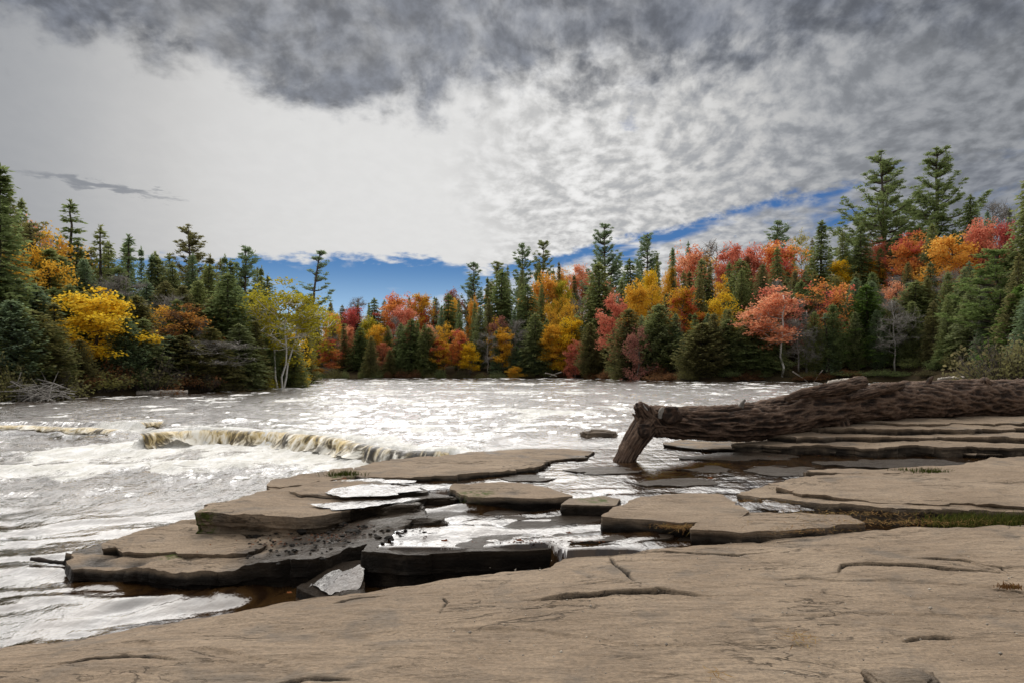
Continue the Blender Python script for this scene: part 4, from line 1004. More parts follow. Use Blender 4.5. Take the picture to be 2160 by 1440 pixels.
def shrub(seed, H=2.5, R=1.6, n=70, per=26, lf=0.15, bare_=0.0):
    r = np.random.default_rng(seed); b = Buf(); t = Buf()
    for i in range(n):
        az = r.uniform(0, 6.28); q = math.sqrt(r.random()); base = np.array([math.cos(az), math.sin(az), 0])*R*0.35*q
        tip = np.array([math.cos(az)*R*q, math.sin(az)*R*q, H*(1.0-0.55*q*q)*r.uniform(.55, 1.0)])
        f = np.linspace(0, 1, 5)[:, None]; P = base+(tip-base)*f; P[:, 2] = base[2]+(tip[2]-base[2])*f[:, 0]**0.8; P[1:] += r.normal(size=(4, 3))*0.05
        t.tube(P, np.linspace(0.022, 0.006, 5), 4, False)
        if r.random() < bare_:
            for k in range(6):
                c = P[2]+(P[4]-P[2])*r.random(); d = unit(r.normal(size=3)+[0, 0, .5])*r.uniform(.2, .5); t.tube(np.array([c, c+d*.5, c+d]), [.009, .007, .004], 3, False)
            continue
        m = per; ff = r.uniform(0.25, 1.0, m); C = np.stack([np.interp(ff, f[:, 0], P[:, k]) for k in range(3)], -1)+r.normal(size=(m, 3))*[0.16, 0.16, 0.12]
        D = unit(r.normal(size=(m, 3)))*(lf*r.uniform(.6, 1.3, m))[:, None]
        b.leaves(C, D, unit(np.cross(D, r.normal(size=(m, 3))))*(lf*0.38), r.uniform(0, 1, m)*.6+.4*r.random())
    return dict(crown=b.mesh('foliage', False), trunk=t.mesh('stems'), H=H, R=R)


cone = lambda q: (1-q)**0.85*0.95+0.03
fat = lambda q: min(1, 0.55+2.2*q)*(1-q)**0.7*1.05+0.03
col = lambda q: min(1, 0.6+3*q)*(1-q**2.2)**0.9*0.95+0.04
TREES = {
    'spruce': [conifer(10+i, R=1.9, prof=cone, levels=46, nb=9, droop=0.22, up=0.12, lf=0.34, wd=0.075, gap=0.03, step=0.19) for i in range(3)],
    'thin_spruce': [conifer(20+i, R=1.5, prof=lambda q: (1-q)**0.9+0.05, levels=27, nb=6, droop=0.18, up=0.10, lf=0.34, wd=0.065, gap=0.08, step=0.25) for i in range(2)],
    'hemlock': [conifer(30+i, R=2.3, prof=fat, levels=40, nb=10, droop=0.32, lf=0.32, wd=0.07, fan=0.42, step=0.19) for i in range(3)],
    'cedar': [conifer(40+i, R=1.9, prof=col, levels=50, nb=10, droop=-0.12, up=0.35, lf=0.28, wd=0.075, step=0.20, fan=0.35) for i in range(3)],
    'droop': [conifer(50+i, R=1.5, prof=cone, levels=18, nb=5, droop=0.75, lf=0.45, wd=0.06, gap=0.15) for i in range(1)],
    'pine': [pine(60+i) for i in range(3)],
    'tall_pine': [pine(70+i, H=18, R=3.9, z0=0.28, whorls=16, nb=7, shape=lambda q: (0.55+0.75*math.sin(min(1, q*1.2+0.25)*3.0)**1.0)*(1-q)**0.35 if q < 0.98 else 0.15, dens=1.1) for i in range(2)],
    'lone_pine': [pine(83, H=16, R=2.8, z0=0.40, whorls=11, nb=4, lean=0.10)],
    'maple': [maple(90+i) for i in range(5)],
    'tall_maple': [maple(100+i, H=12, R=2.4, fork=0.14, nl=18) for i in range(3)],
    'sparse_maple': [maple(110+i, keep=0.40, per=20, nl=14) for i in range(3)],
    'pale_maple': [maple(118, H=13, R=2.6, fork=0.40, nl=15, sub=5, per=24, keep=0.62, rad=0.0085, side=True)],
    'birch': [maple(121, H=12, R=3.0, fork=0.50, nl=10, sub=5, per=26, keep=0.30, stems=3, rad=0.013, up=0.6)],
    'bare': [bare(130+i) for i in range(3)],
    'dead': [deadfir(140+i) for i in range(2)],
    'shrub': [shrub(150+i) for i in range(4)],
    'twiggy': [shrub(160+i, bare_=0.45, per=20) for i in range(2)],
}
count = {}


def place(kind, px, top, w, Y, mat, label, group=None, name=None, trunk='trunk', rot=None, cat='tree', dx=0.0, base=None, v=None):
    n = count.get(kind, 0); count[kind] = n+1; T = TREES[kind][(n if v is None else v) % len(TREES[kind])]
    X = (px-HX)/FPX*Y+dx; zb = float(terr(np.array([X]), np.array([Y]))[0])-0.15 if base is None else base
    h = EYE+Y*(HY-top)/FPX-zb; wm = w*Y/FPX
    if h < 0.8: return None
    e = obj(name or kind+'_tree', None, label=label, cat=cat, group=group)
    e.location = (X, Y, zb); sxy = wm/(2*T['R']); e.scale = (sxy, sxy, h/T['H'])
    e.rotation_euler = (0, 0, random.uniform(0, 6.28) if rot is None else rot)
    shr = kind in ('shrub', 'twiggy')
    for part, mm in (('trunk', trunk), ('crown', mat)):
        me = T[part]; nm = {'trunk': 'stems', 'crown': 'foliage'}[part] if shr else part
        o = bpy.data.objects.new(nm, me); COL.objects.link(o); o.parent = e
        if len(me.materials) == 0: me.materials.append(M[mm])
        o.material_slots[0].link = 'OBJECT'; o.material_slots[0].material = M[mm]
    return e


# (kind, px, top row, width, distance, colour, label) -- left bank
L_ = 'trees on the left bank'; F_ = 'trees on the far bank'; R_ = 'trees on the right bank'
LIST = [
    ('spruce', -8, 345, 190, 39, 'dark', 'tall nearly black spruce at the left edge of the view', L_, 'spruce_tree'),
    ('pine', 62, 452, 130, 52, 'olive', 'olive pine with upswept branches just behind the black spruce', L_, 'pine_tree'),
    ('thin_spruce', 145, 416, 120, 62, 'dark', 'tallest pointed spruce on the left bank skyline', L_, 'spruce_tree'),
    ('thin_spruce', 212, 470, 105, 60, 'green', 'thin spruce second from the tallest pointed spruce', L_, 'spruce_tree'),
    ('thin_spruce', 267, 490, 95, 63, 'blue_green', 'small pointed spruce third along the left skyline', L_, 'spruce_tree'),
    ('spruce', 100, 520, 130, 50, 'green', 'green spruce between the black spruce and the upper gold maple', L_, 'spruce_tree'),
    ('hemlock', 330, 540, 140, 68, 'green', 'broad green hemlock right of the small pointed spruce', L_, 'hemlock_tree'),
    ('tall_pine', 405, 472, 120, 74, 'olive', 'bushy topped white pine standing above the left bank canopy', L_, 'pine_tree'),
    ('pine', 517, 508, 95, 76, 'blue_green', 'pine with tiered branches against the blue strip of sky', L_, 'pine_tree'),
    ('hemlock', 440, 555, 130, 66, 'green', 'rounded green hemlock under the bushy topped pine', L_, 'hemlock_tree'),
    ('hemlock', 250, 560, 140, 58, 'dark', 'dark hemlock behind the big yellow maple', L_, 'hemlock_tree'),
    ('spruce', 475, 535, 60, 72, 'dark', 'narrow spiky spruce between the two left bank pines', L_, 'spruce_tree'),
    ('sparse_maple', 112, 520, 130, 50, 'gold', 'gold maple rising behind the big yellow one', L_, 'maple_tree'),
    ('maple', 192, 596, 185, 43.5, 'yellow', 'big bright yellow maple on the left bank', L_, 'maple_tree'),
    ('cedar', 290, 622, 105, 50, 'olive', 'olive cedar between the yellow maple and the brown maple', L_, 'cedar_tree'),
    ('sparse_maple', 382, 622, 140, 50, 'brown', 'thinning orange brown maple on the left bank', L_, 'maple_tree'),
    ('bare', 350, 600, 110, 54, 'grey', 'bare grey tree behind the thinning brown maple', L_, 'bare_tree'),
    ('bare', 425, 660, 60, 54, 'grey', 'bare grey tree right of the thinning brown maple', L_, 'bare_tree'),
    ('hemlock', 482, 575, 165, 56, 'dark', 'large dark hemlock with branches down to the water edge', L_, 'hemlock_tree'),
    ('hemlock', 562, 580, 110, 66, 'green', 'green hemlock between the dark hemlock and the birch', L_, 'hemlock_tree'),
    ('birch', 592, 596, 150, 60, 'lime', 'white forked birch leaning over the point of the left bank', L_, 'birch_tree'),
    ('cedar', 600, 690, 75, 66, 'olive', 'dark olive cedar at the very point of the left bank', L_, 'cedar_tree'),
    ('cedar', 545, 680, 90, 60, 'dark', 'dark cedar behind the birch trunk', L_, 'cedar_tree'),
    ('sparse_maple', 622, 672, 66, 66, 'yellow', 'small yellow maple hanging out beside the birch', L_, 'maple_tree'),
    ('cedar', 40, 640, 130, 36, 'green', 'green cedar low at the left edge below the black spruce', L_, 'cedar_tree'),
    ('cedar', 110, 690, 100, 38, 'green', 'small green cedar at the foot of the big yellow maple', L_, 'cedar_tree'),
    ('cedar', 165, 715, 70, 40, 'olive', 'little olive cedar in front of the yellow maple crown', L_, 'cedar_tree'),
    # far bank
    ('lone_pine', 648, 517, 95, 133, 'blue_green', 'lone leaning pine standing against the blue sky', F_, 'pine_tree'),
    ('sparse_maple', 650, 622, 115, 132, 'lime', 'yellow green maple below the lone leaning pine', F_, 'maple_tree'),
    ('maple', 702, 650, 50, 150, 'orange', 'small orange maple right of the lone pine foot', F_, 'maple_tree'),
    ('maple', 742, 636, 66, 160, 'crimson', 'crimson maple on the skyline below the blue strip', F_, 'maple_tree'),
    ('hemlock', 790, 628, 70, 156, 'dark', 'dark conifer between the crimson and the big red maple', F_, 'hemlock_tree'),
    ('bare', 752, 612, 60, 165, 'grey', 'bare twiggy tree on the skyline above the crimson maple', F_, 'bare_tree'),
    ('tall_maple', 700, 706, 44, 136, 'orange_red', 'narrow coral and orange maple standing by the water', F_, 'maple_tree'),
    ('tall_maple', 733, 680, 28, 140, 'coral', 'slim coral maple just above the narrow waterside maple', F_, 'maple_tree'),
    ('maple', 648, 746, 38, 133, 'yellow', 'small round yellow tree near the left point', F_, 'maple_tree'),
    ('maple', 668, 773, 32, 133, 'gold', 'tiny orange gold bush at the far water edge', F_, 'maple_tree'),
    ('maple', 775, 660, 44, 146, 'lime', 'yellow green maple above the yellow and coral pair', F_, 'maple_tree'),
    ('maple', 796, 676, 50, 140, 'gold', 'yellow orange maple left of the dark waterside hemlock', F_, 'maple_tree'),
    ('maple', 804, 716, 34, 138, 'coral', 'small coral maple below the yellow orange maple', F_, 'maple_tree'),
    ('maple', 842, 604, 80, 158, 'orange_red', 'large red and orange maple on the skyline', F_, 'maple_tree'),
    ('maple', 888, 606, 64, 162, 'gold_red', 'orange yellow maple beside the large red one on the skyline', F_, 'maple_tree'),
    ('maple', 852, 636, 66, 152, 'red', 'deep red maple below the large skyline maple', F_, 'maple_tree'),
    ('maple', 955, 598, 54, 162, 'dusky', 'dusky pink maple left of the first far pines', F_, 'maple_tree'),
    ('maple', 958, 615, 34, 156, 'gold', 'small gold maple under the dusky pink one', F_, 'maple_tree'),
    ('maple', 1000, 610, 28, 156, 'orange', 'tiny orange maple below the first far pine', F_, 'maple_tree'),
    ('pine', 1000, 545, 62, 164, 'blue_green', 'first pine of the row above the far bank', F_, 'pine_tree'),
    ('pine', 1050, 542, 62, 166, 'green', 'second pine of the row above the far bank', F_, 'pine_tree'),
    ('pine', 1101, 504, 66, 172, 'blue_green', 'third pine of the row, taller and bare stemmed', F_, 'pine_tree'),
    ('pine', 1150, 498, 62, 172, 'green', 'fourth pine of the row above the far bank', F_, 'pine_tree'),
    ('tall_pine', 1275, 467, 92, 165, 'blue_green', 'big plumed pine standing alone above the far bank', F_, 'pine_tree'),
    ('pine', 1363, 481, 66, 165, 'blue_green', 'smaller pine right of the big plumed pine', F_, 'pine_tree'),
    ('hemlock', 760, 690, 74, 138, 'dark', 'dark hemlock right of the narrow coral waterside maple', F_, 'hemlock_tree'),
    ('hemlock', 868, 672, 100, 138, 'dark', 'broad dark hemlock at the middle of the far bank', F_, 'hemlock_tree'),
    ('cedar', 905, 690, 60, 137, 'green', 'cedar between the dark hemlock and the orange yellow tree', F_, 'cedar_tree'),
    ('hemlock', 945, 618, 80, 152, 'dark', 'dark hemlock on the slope under the dusky pink maple', F_, 'hemlock_tree'),
    ('hemlock', 1060, 570, 110, 152, 'dark', 'high dark hemlock below the second far pine', F_, 'hemlock_tree'),
    ('hemlock', 1110, 600, 100, 148, 'dark', 'dark hemlock left of the orange yellow hillside maple', F_, 'hemlock_tree'),
    ('tall_maple', 930, 706, 44, 137, 'gold_red', 'orange tree turning yellow toward the water', F_, 'maple_tree'),
    ('tall_maple', 966, 686, 38, 139, 'orange_red', 'coral maple between the two yellow waterside trees', F_, 'maple_tree'),
    ('tall_maple', 990, 716, 38, 137, 'yellow', 'small bright yellow waterside tree in the far bank centre', F_, 'maple_tree'),
    ('sparse_maple', 1052, 655, 66, 142, 'dusky', 'dusky red thinning maple above the orange brown one', F_, 'maple_tree'),
    ('tall_maple', 1062, 682, 46, 138, 'gold', 'orange brown maple under the dusky thinning one', F_, 'maple_tree'),
    ('maple', 1086, 768, 32, 135, 'gold', 'tiny gold bush at the water below the bare grey trees', F_, 'maple_tree'),
    ('bare', 1090, 660, 60, 140, 'grey', 'bare grey tree right of the orange brown maple', F_, 'bare_tree'),
    ('bare', 1030, 690, 50, 138, 'grey', 'bare grey tree left of the orange brown maple', F_, 'bare_tree'),
    ('maple', 1150, 563, 76, 158, 'orange', 'pale orange maple high on the slope under the fourth pine', F_, 'maple_tree'),
    ('maple', 1185, 578, 56, 156, 'lime', 'yellow maple beside the pale orange one high on the slope', F_, 'maple_tree'),
    ('maple', 1232, 542, 60, 172, 'coral', 'thin coral maple on the skyline left of the plumed pine', F_, 'maple_tree'),
    ('maple', 1190, 548, 50, 172, 'orange', 'thin orange maple on the skyline under the fourth pine', F_, 'maple_tree'),
    ('tall_maple', 1165, 672, 50, 137, 'gold', 'gold waterside tree left of the tall yellow one', F_, 'maple_tree'),
    ('tall_maple', 1200, 660, 60, 136, 'yellow', 'tall yellow waterside tree right of the far bank centre', F_, 'maple_tree'),
    ('maple', 1214, 708, 42, 133, 'red', 'red bush against the tall yellow waterside tree', F_, 'maple_tree'),
    ('hemlock', 1130, 660, 90, 138, 'green', 'green hemlock left of the gold waterside tree', F_, 'hemlock_tree'),
    ('hemlock', 1262, 552, 140, 140, 'green', 'broad green hemlock below the big plumed pine', F_, 'hemlock_tree'),
    ('hemlock', 1330, 545, 110, 146, 'dark', 'dark hemlock right of the broad green hemlock', F_, 'hemlock_tree'),
    ('cedar', 1245, 680, 60, 128, 'olive', 'olive cedar right of the tall yellow waterside tree', F_, 'cedar_tree'),
    # right bank
    ('tall_maple', 1300, 604, 52, 122, 'red', 'red maple at the left of the right bank slope', R_, 'maple_tree'),
    ('maple', 1338, 578, 64, 124, 'gold', 'yellow gold maple right of the red slope maple', R_, 'maple_tree'),
    ('maple', 1372, 552, 44, 132, 'yellow', 'yellow maple top highest of the three in a line', R_, 'maple_tree'),
    ('maple', 1410, 546, 40, 134, 'gold', 'gold maple top beside the highest yellow one', R_, 'maple_tree'),
    ('tall_maple', 1440, 588, 72, 108, 'gold_red', 'yellow maple with red lower leaves among the cedars', R_, 'maple_tree'),
    ('sparse_maple', 1520, 606, 76, 108, 'yellow', 'sparse yellow maple in front of green conifers', R_, 'maple_tree'),
    ('maple', 1452, 497, 92, 140, 'coral', 'coral red maple on the skyline right of the small pine', R_, 'maple_tree'),
    ('maple', 1542, 497, 70, 142, 'red', 'dull red maple along the middle of the right skyline', R_, 'maple_tree'),
    ('bare', 1510, 485, 80, 146, 'grey', 'bare twiggy tree on the skyline between the red maples', R_, 'bare_tree'),
    ('maple', 1648, 498, 120, 128, 'orange_red', 'wide orange coral maple high on the right slope', R_, 'maple_tree'),
    ('tall_maple', 1596, 500, 56, 126, 'red', 'red maple beside the wide orange coral maple', R_, 'maple_tree'),
    ('pine', 1640, 457, 84, 145, 'blue_green', 'pine poking above the wide orange coral maple', R_, 'pine_tree'),
    ('sparse_maple', 1690, 470, 40, 140, 'lime', 'thin yellow green tree right of the poking pine', R_, 'maple_tree'),
    ('spruce', 1730, 463, 90, 122, 'dark', 'ragged dark spruce right of the wide orange maple', R_, 'spruce_tree'),
    ('hemlock', 1640, 520, 66, 118, 'green', 'pointed green hemlock in front of the orange coral maple', R_, 'hemlock_tree'),
    ('sparse_maple', 1345, 674, 66, 101, 'dusky', 'thin pinkish maple over the waterside cedars', R_, 'maple_tree'),
    ('sparse_maple', 1632, 590, 110, 100, 'red', 'thin red leaves spread behind the pale trunk', R_, 'maple_tree'),
    ('pale_maple', 1650, 596, 130, 93.6, 'coral', 'red maple with a slender pale trunk by the water', R_, 'maple_tree'),
    ('maple', 1770, 537, 60, 122, 'yellow', 'bright yellow maple top left of the tall pines', R_, 'maple_tree'),
    ('maple', 1830, 540, 48, 122, 'gold', 'smaller yellow maple top under the tall pines', R_, 'maple_tree'),
    ('sparse_maple', 1748, 574, 110, 100, 'orange_red', 'open coral orange maple above the grey drooping conifer', R_, 'maple_tree'),
    ('tall_pine', 1868, 316, 155, 128, 'dark', 'left of the two tall pines towering on the right', R_, 'pine_tree'),
    ('tall_pine', 1975, 309, 150, 130, 'dark', 'right of the two tall pines towering on the right', R_, 'pine_tree'),
    ('maple', 1848, 486, 60, 124, 'red', 'red and orange maple at the foot of the tall pines', R_, 'maple_tree'),
    ('tall_maple', 1918, 472, 80, 116, 'orange_red', 'orange red maple slanting between the tall pines', R_, 'maple_tree'),
    ('hemlock', 1968, 470, 70, 112, 'green', 'narrow green hemlock under the right tall pine', R_, 'hemlock_tree'),
    ('maple', 2005, 478, 120, 108, 'orange', 'full orange maple under the right tall pine', R_, 'maple_tree'),
    ('maple', 2075, 448, 100, 108, 'red', 'red maple right of the full orange maple', R_, 'maple_tree'),
    ('maple', 2122, 450, 54, 106, 'crimson', 'crimson maple beside the big green edge conifer', R_, 'maple_tree'),
    ('hemlock', 2052, 408, 100, 120, 'dark', 'dark conifer on the skyline right of the tall pines', R_, 'hemlock_tree'),
    ('bare', 2085, 400, 80, 118, 'grey', 'bare leafless tree against the sky near the right edge', R_, 'bare_tree'),
    ('hemlock', 1815, 470, 100, 122, 'dark', 'dark hemlock left of the tall pines', R_, 'hemlock_tree'),
    ('hemlock', 2172, 368, 150, 74, 'green', 'big green conifer cut by the right edge of the view', R_, 'hemlock_tree'),
    ('pine', 2095, 515, 190, 76, 'pale_green', 'soft light green young pine near the right edge', R_, 'pine_tree'),
    ('cedar', 1330, 650, 105, 108, 'olive', 'olive cedar at the corner where the right bank begins', R_, 'cedar_tree'),
    ('cedar', 1392, 640, 100, 104, 'green', 'cedar second from the corner of the right bank', R_, 'cedar_tree'),
    ('cedar', 1478, 680, 110, 94, 'olive', 'light olive cedar bulging over the right bank water', R_, 'cedar_tree'),
    ('cedar', 1540, 672, 90, 95, 'green', 'cedar between the light olive cedar and the dark hemlock', R_, 'cedar_tree'),
    ('hemlock', 1592, 665, 130, 95, 'dark', 'dark waterside hemlock left of the pale trunk', R_, 'hemlock_tree'),
    ('dead', 1700, 655, 70, 95, 'grey', 'grey dead fir right of the pale trunk', R_, 'dead_fir'),
    ('bare', 1718, 700, 40, 94, 'grey', 'thin bare leaning stem beside the grey dead fir', R_, 'bare_tree'),
    ('droop', 1745, 660, 70, 94, 'blue_green', 'grey green conifer with drooping dead lower branches', R_, 'fir_tree'),
    ('hemlock', 1690, 590, 90, 104, 'dark', 'dark hemlock behind the grey dead fir', R_, 'hemlock_tree'),
    ('hemlock', 1825, 600, 140, 95, 'grass_green', 'fresh green hemlock spreading above the log', R_, 'hemlock_tree'),
    ('bare', 1888, 610, 80, 91, 'grey', 'bare grey tree in front of the fresh green hemlock', R_, 'bare_tree'),
    ('hemlock', 1935, 590, 140, 96, 'green', 'green hemlock right of the bare grey tree', R_, 'hemlock_tree'),
    ('droop', 1990, 700, 60, 86, 'pale_green', 'small pale fir with bare drooping twigs', R_, 'fir_tree'),
    ('hemlock', 2030, 590, 150, 90, 'dark', 'very dark hemlock behind the small pale fir', R_, 'hemlock_tree'),
    ('hemlock', 2150, 600, 150, 68, 'grass_green', 'lower green hemlock boughs at the right edge', R_, 'hemlock_tree'),
    ('hemlock', 1872, 690, 90, 97, 'dark', 'dark hemlock behind the trunk of the bare grey tree', R_, 'hemlock_tree'),
    ('hemlock', 1925, 700, 90, 95, 'green', 'low green hemlock just right of the bare grey tree', R_, 'hemlock_tree'),
    ('cedar', 1965, 705, 80, 93, 'dark', 'low dark cedar left of the small pale fir', R_, 'cedar_tree'),
    ('hemlock', 2025, 690, 100, 84, 'dark', 'low dark hemlock right of the small pale fir', R_, 'hemlock_tree'),
    ('hemlock', 1785, 700, 80, 96, 'dark', 'low dark hemlock right of the drooping conifer', R_, 'hemlock_tree'),
    ('hemlock', 1560, 545, 120, 118, 'green', 'green hemlock below the dull red skyline maple', R_, 'hemlock_tree'),
    ('hemlock', 1480, 545, 90, 124, 'green', 'green hemlock under the coral red skyline maple', R_, 'hemlock_tree'),
]
for (k, px, top, w, Y, c, lab, grp, nm) in LIST:
    place(k, px, top, w, Y, c, lab, grp, nm, rot=0.0 if k in ('pale_maple', 'lone_pine') else None, trunk='birch' if k in ('birch', 'pale_maple') else ('grey' if k in ('bare', 'dead') else 'trunk'))

# trees that fill the wood between the ones above
SK = [(0, 420), (60, 470), (140, 500), (260, 530), (330, 545), (400, 540), (460, 555), (520, 575), (560, 590), (600, 620), (640, 645), (700, 655), (760, 645), (860, 630), (930, 612), (980, 585), (1050, 565), (1120, 562), (1200, 556), (1280, 545), (1350, 535), (1400, 515), (1500, 512), (1600, 510), (1700, 505), (1750, 495), (1820, 490), (1900, 480), (1990, 475), (2050, 450), (2160, 400), (2300, 390)]
SHY = [(-150, 27), (0, 33), (280, 43), (400, 46), (560, 56), (612, 72), (616, 129), (900, 134), (1200, 136), (1290, 117), (1440, 93), (1700, 92.5), (1800, 91), (1898, 88.5), (1980, 82), (2053, 75), (2088, 63), (2160, 57), (2300, 50)]
FR = [(0, 640), (300, 680), (560, 690), (620, 700), (900, 690), (1250, 665), (1440, 650), (1700, 645), (2160, 600)]
rf = random.Random(5)
ip = lambda tab, x: float(np.interp(x, [a for a, _ in tab], [b for _, b in tab]))
used = {r[6] for r in LIST}
CN = {'dark': 'dark green', 'green': 'mid green', 'blue_green': 'bluish green', 'olive': 'olive green', 'grey': 'bare grey', 'dusky': 'dusky pink', 'gold': 'thin gold', 'coral': 'thin coral', 'scrub': 'brownish', 'rust': 'rusty brown', 'orange': 'thin orange'}
KN = {'hemlock_tree': 'hemlock', 'cedar_tree': 'cedar', 'spruce_tree': 'spruce', 'bare_tree': 'tree', 'maple_tree': 'maple', 'shrub': 'low bush'}


def near_label(px, top, desc):
    """say where a plain tree stands by the nearest tree one can pick out"""
    for (k, lx, lt, w, Y, c, lab, *_) in sorted(LIST, key=lambda r: abs(r[1]-px)+0.4*abs(r[2]-top))[:6]:
        ve = 'lower than' if top > lt+15 else ('taller than' if top < lt-15 else 'level with')
        si = 'left of' if px < lx-5 else ('right of' if px > lx+5 else 'in line with')
        t = '%s %s the %s' % (desc, si, lab) if ve == 'level with' else '%s, %s and %s the %s' % (desc, ve, si, lab)
        t = ' '.join(t.split()[:16])
        if t not in used: used.add(t); return t
    return t


SHOWN = [(r[1], r[2], r[3], r[4], r[2]+r[3]*(1.25 if r[0] == 'tall_maple' else 0.85)) for r in LIST if 'maple' in r[0] and r[1] != 192] + [(192, 596, 185, 43.5, 800), (592, 596, 150, 60, 790)] + [(r[1], r[2], r[3], r[4], r[2]+r[3]*0.6) for r in LIST if 'maple' in r[0] or r[0] == 'birch']
for (p0, p1, step, rows, zone) in ((-60, 600, 38, (3.5, 9, 16, 25, 34), 'left bank'), (622, 1280, 34, (2.5, 8, 15, 30, 44), 'far bank'), (1290, 2230, 40, (2.5, 9, 18, 32, 54), 'right bank')):
    for ri, d in enumerate(rows):
        px = p0+rf.uniform(0, step)
        while px < p1:
            Y = ip(SHY, px)+d+rf.uniform(-1, 1); f = min(1, ri/3)
            top = ip(FR, px)*(1-f)+ip(SK, px)*f+rf.uniform(-14, 18)
            kk = rf.choice(['hemlock', 'hemlock', 'cedar', 'cedar', 'spruce']) if ri < 3 else rf.choice(['hemlock', 'spruce', 'hemlock'])
            cc = rf.choice(['dark', 'green', 'olive', 'blue_green', 'olive', 'green']); nm = {'hemlock': 'hemlock_tree', 'cedar': 'cedar_tree', 'spruce': 'spruce_tree'}[kk]; tr = 'trunk'
            q = rf.random()
            if q < (0.04 if zone == 'left bank' else 0.08): kk, cc, nm, tr = 'bare', 'grey', 'bare_tree', 'grey'
            elif q < 0.22 and ri: kk, cc, nm = 'sparse_maple', rf.choice(['gold', 'gold', 'coral', 'olive', 'orange']), 'maple_tree'
            wd = rf.uniform(0.8, 1.3)*(4.6*FPX/Y)*(0.72 if kk in ('cedar', 'spruce') else 0.95)
            for (lx, lt, lw, lY, lb) in SHOWN:
                if lY > Y and abs(lx-px) < (lw*0.42+wd*0.36): top = max(top, lb-0.25*lw)
            px += step*rf.uniform(0.75, 1.3)
            if zone == 'left bank' and px > 570 and ri > 1: continue
            if top > 745: continue
            place(kk, px, top, wd, Y, cc, near_label(px, top, CN[cc]+' '+KN[nm]), 'plain trees filling the wood on the '+zone, nm, tr)

# shrubs along the banks
SHR = [
    ('shrub', 545, 784, 90, 56, 'lime', 'yellow green bush at the water edge on the left bank'),
    ('shrub', 578, 800, 50, 60, 'lime', 'small yellowing bush beside the yellow green one'),
    ('twiggy', 320, 738, 170, 44.5, 'scrub', 'wide brown scrub bush behind the pale log'),
    ('shrub', 205, 772, 150, 41, 'olive', 'olive bush below the big yellow maple'),
    ('twiggy', 110, 770, 140, 36.5, 'olive', 'olive bush above the tangle of driftwood'),
    ('shrub', 20, 740, 120, 34.5, 'olive', 'dark olive bush at the left edge of the bank'),
    ('twiggy', 430, 772, 90, 48, 'rust', 'brown bush between the pale log and the dark hemlock'),
    ('shrub', 405, 770, 40, 47.5, 'gold', 'tiny orange bush in front of the thinning brown maple'),
    ('shrub', 470, 800, 110, 50, 'scrub', 'low grassy scrub at the foot of the dark hemlock'),
    ('shrub', 360, 800, 80, 44.2, 'rust', 'low rusty scrub right above the pale log'),
    ('shrub', 612, 775, 50, 69, 'olive', 'olive bush at the tip of the left point'),
    ('twiggy', 2110, 690, 200, 56, 'scrub', 'tall leafy yellow green thicket behind the log at the right'),
    ('shrub', 2160, 700, 140, 54, 'olive', 'olive thicket at the right edge behind the log'),
    ('twiggy', 2045, 740, 100, 60, 'scrub', 'thin twiggy bush left of the tall thicket'),
    ('shrub', 1310, 770, 60, 113, 'scrub', 'scrub bush at the corner of the right bank'),
    ('shrub', 1400, 782, 90, 98, 'rust', 'rusty low bushes between the right bank cedars'),
    ('shrub', 1450, 770, 50, 93.5, 'olive', 'olive bush hanging into the water at the right bank'),
    ('shrub', 1570, 786, 80, 93, 'rust', 'rusty brush along the water left of the pale trunk'),
    ('shrub', 1625, 792, 50, 93, 'rust', 'rusty brush at the foot of the pale trunk'),
    ('shrub', 1700, 790, 80, 92.7, 'rust', 'rusty brush right of the pale trunk'),
    ('shrub', 1780, 780, 80, 92.5, 'green', 'small green bush above the middle of the log'),
]
for (k, px, top, w, Y, c, lab) in SHR: place(k, px, top, w, Y, c, lab, 'bushes along the banks', 'shrub', cat='shrub')
for (a, b, st, zone) in ((-40, 600, 34, 'left'), (628, 1290, 30, 'far'), (1300, 2000, 36, 'right')):
    px = a
    while px < b:
        Y = ip(SHY, px)+0.9; hh = rf.uniform(0.8, 2.0); cc = rf.choice(['scrub', 'olive', 'rust', 'green', 'dark'])
        place('shrub', px, HY-(hh+0.8-EYE)/Y*FPX, rf.uniform(2, 4.2)*FPX/Y, Y, cc, near_label(px, 790, CN[cc]+' low bush at the water'), 'low bushes edging the %s bank' % zone, 'shrub', cat='shrub')
        px += st*rf.uniform(0.7, 1.4)

for row, (d, h0, h1) in enumerate(((4.0, 1.6, 3.0), (7.5, 2.2, 3.6))):
    px = 1300+row*15
    while px < 2080:
        Y = ip(SHY, px)+d; hh = rf.uniform(h0, h1); cc = rf.choice(['dark', 'olive', 'green', 'dark', 'scrub']); zb = zt_g = float(terr(np.array([(px-HX)/FPX*Y]), np.array([Y]))[0])
        top = HY-(hh+zb-EYE)/Y*FPX
        place('shrub', px, top, rf.uniform(3.0, 5.0)*FPX/Y, Y, cc, near_label(px, top, CN[cc]+' underwood bush'), 'underwood bushes on the right bank', 'shrub', cat='shrub')
        px += 46*rf.uniform(0.8, 1.2)

# ------------------------------------------------------------------ driftwood
def stick(name, pts, r, mat, label, cat='driftwood', group=None, k=8, seed=0):
    P = np.array([list(p) for p in pts]); n = 26; L = np.linspace(0, len(P)-1, n); Q = np.stack([np.interp(L, np.arange(len(P)), P[:, i]) for i in range(3)], -1)
    rr = np.random.default_rng(seed); Q[1:-1] += rr.normal(size=(n-2, 3))*r*0.10
    b = Buf(); b.tube(Q, np.interp(np.linspace(0, 1, n), [0, 1], [r, r*0.6])*(1+0.12*rr.normal(size=n)), k, True, 0.5)
    return obj(name, b.mesh(name), mat, label=label, cat=cat, group=group)


def zt_(px, Y): return float(terr(np.array([(px-HX)/FPX*Y]), np.array([Y]))[0])


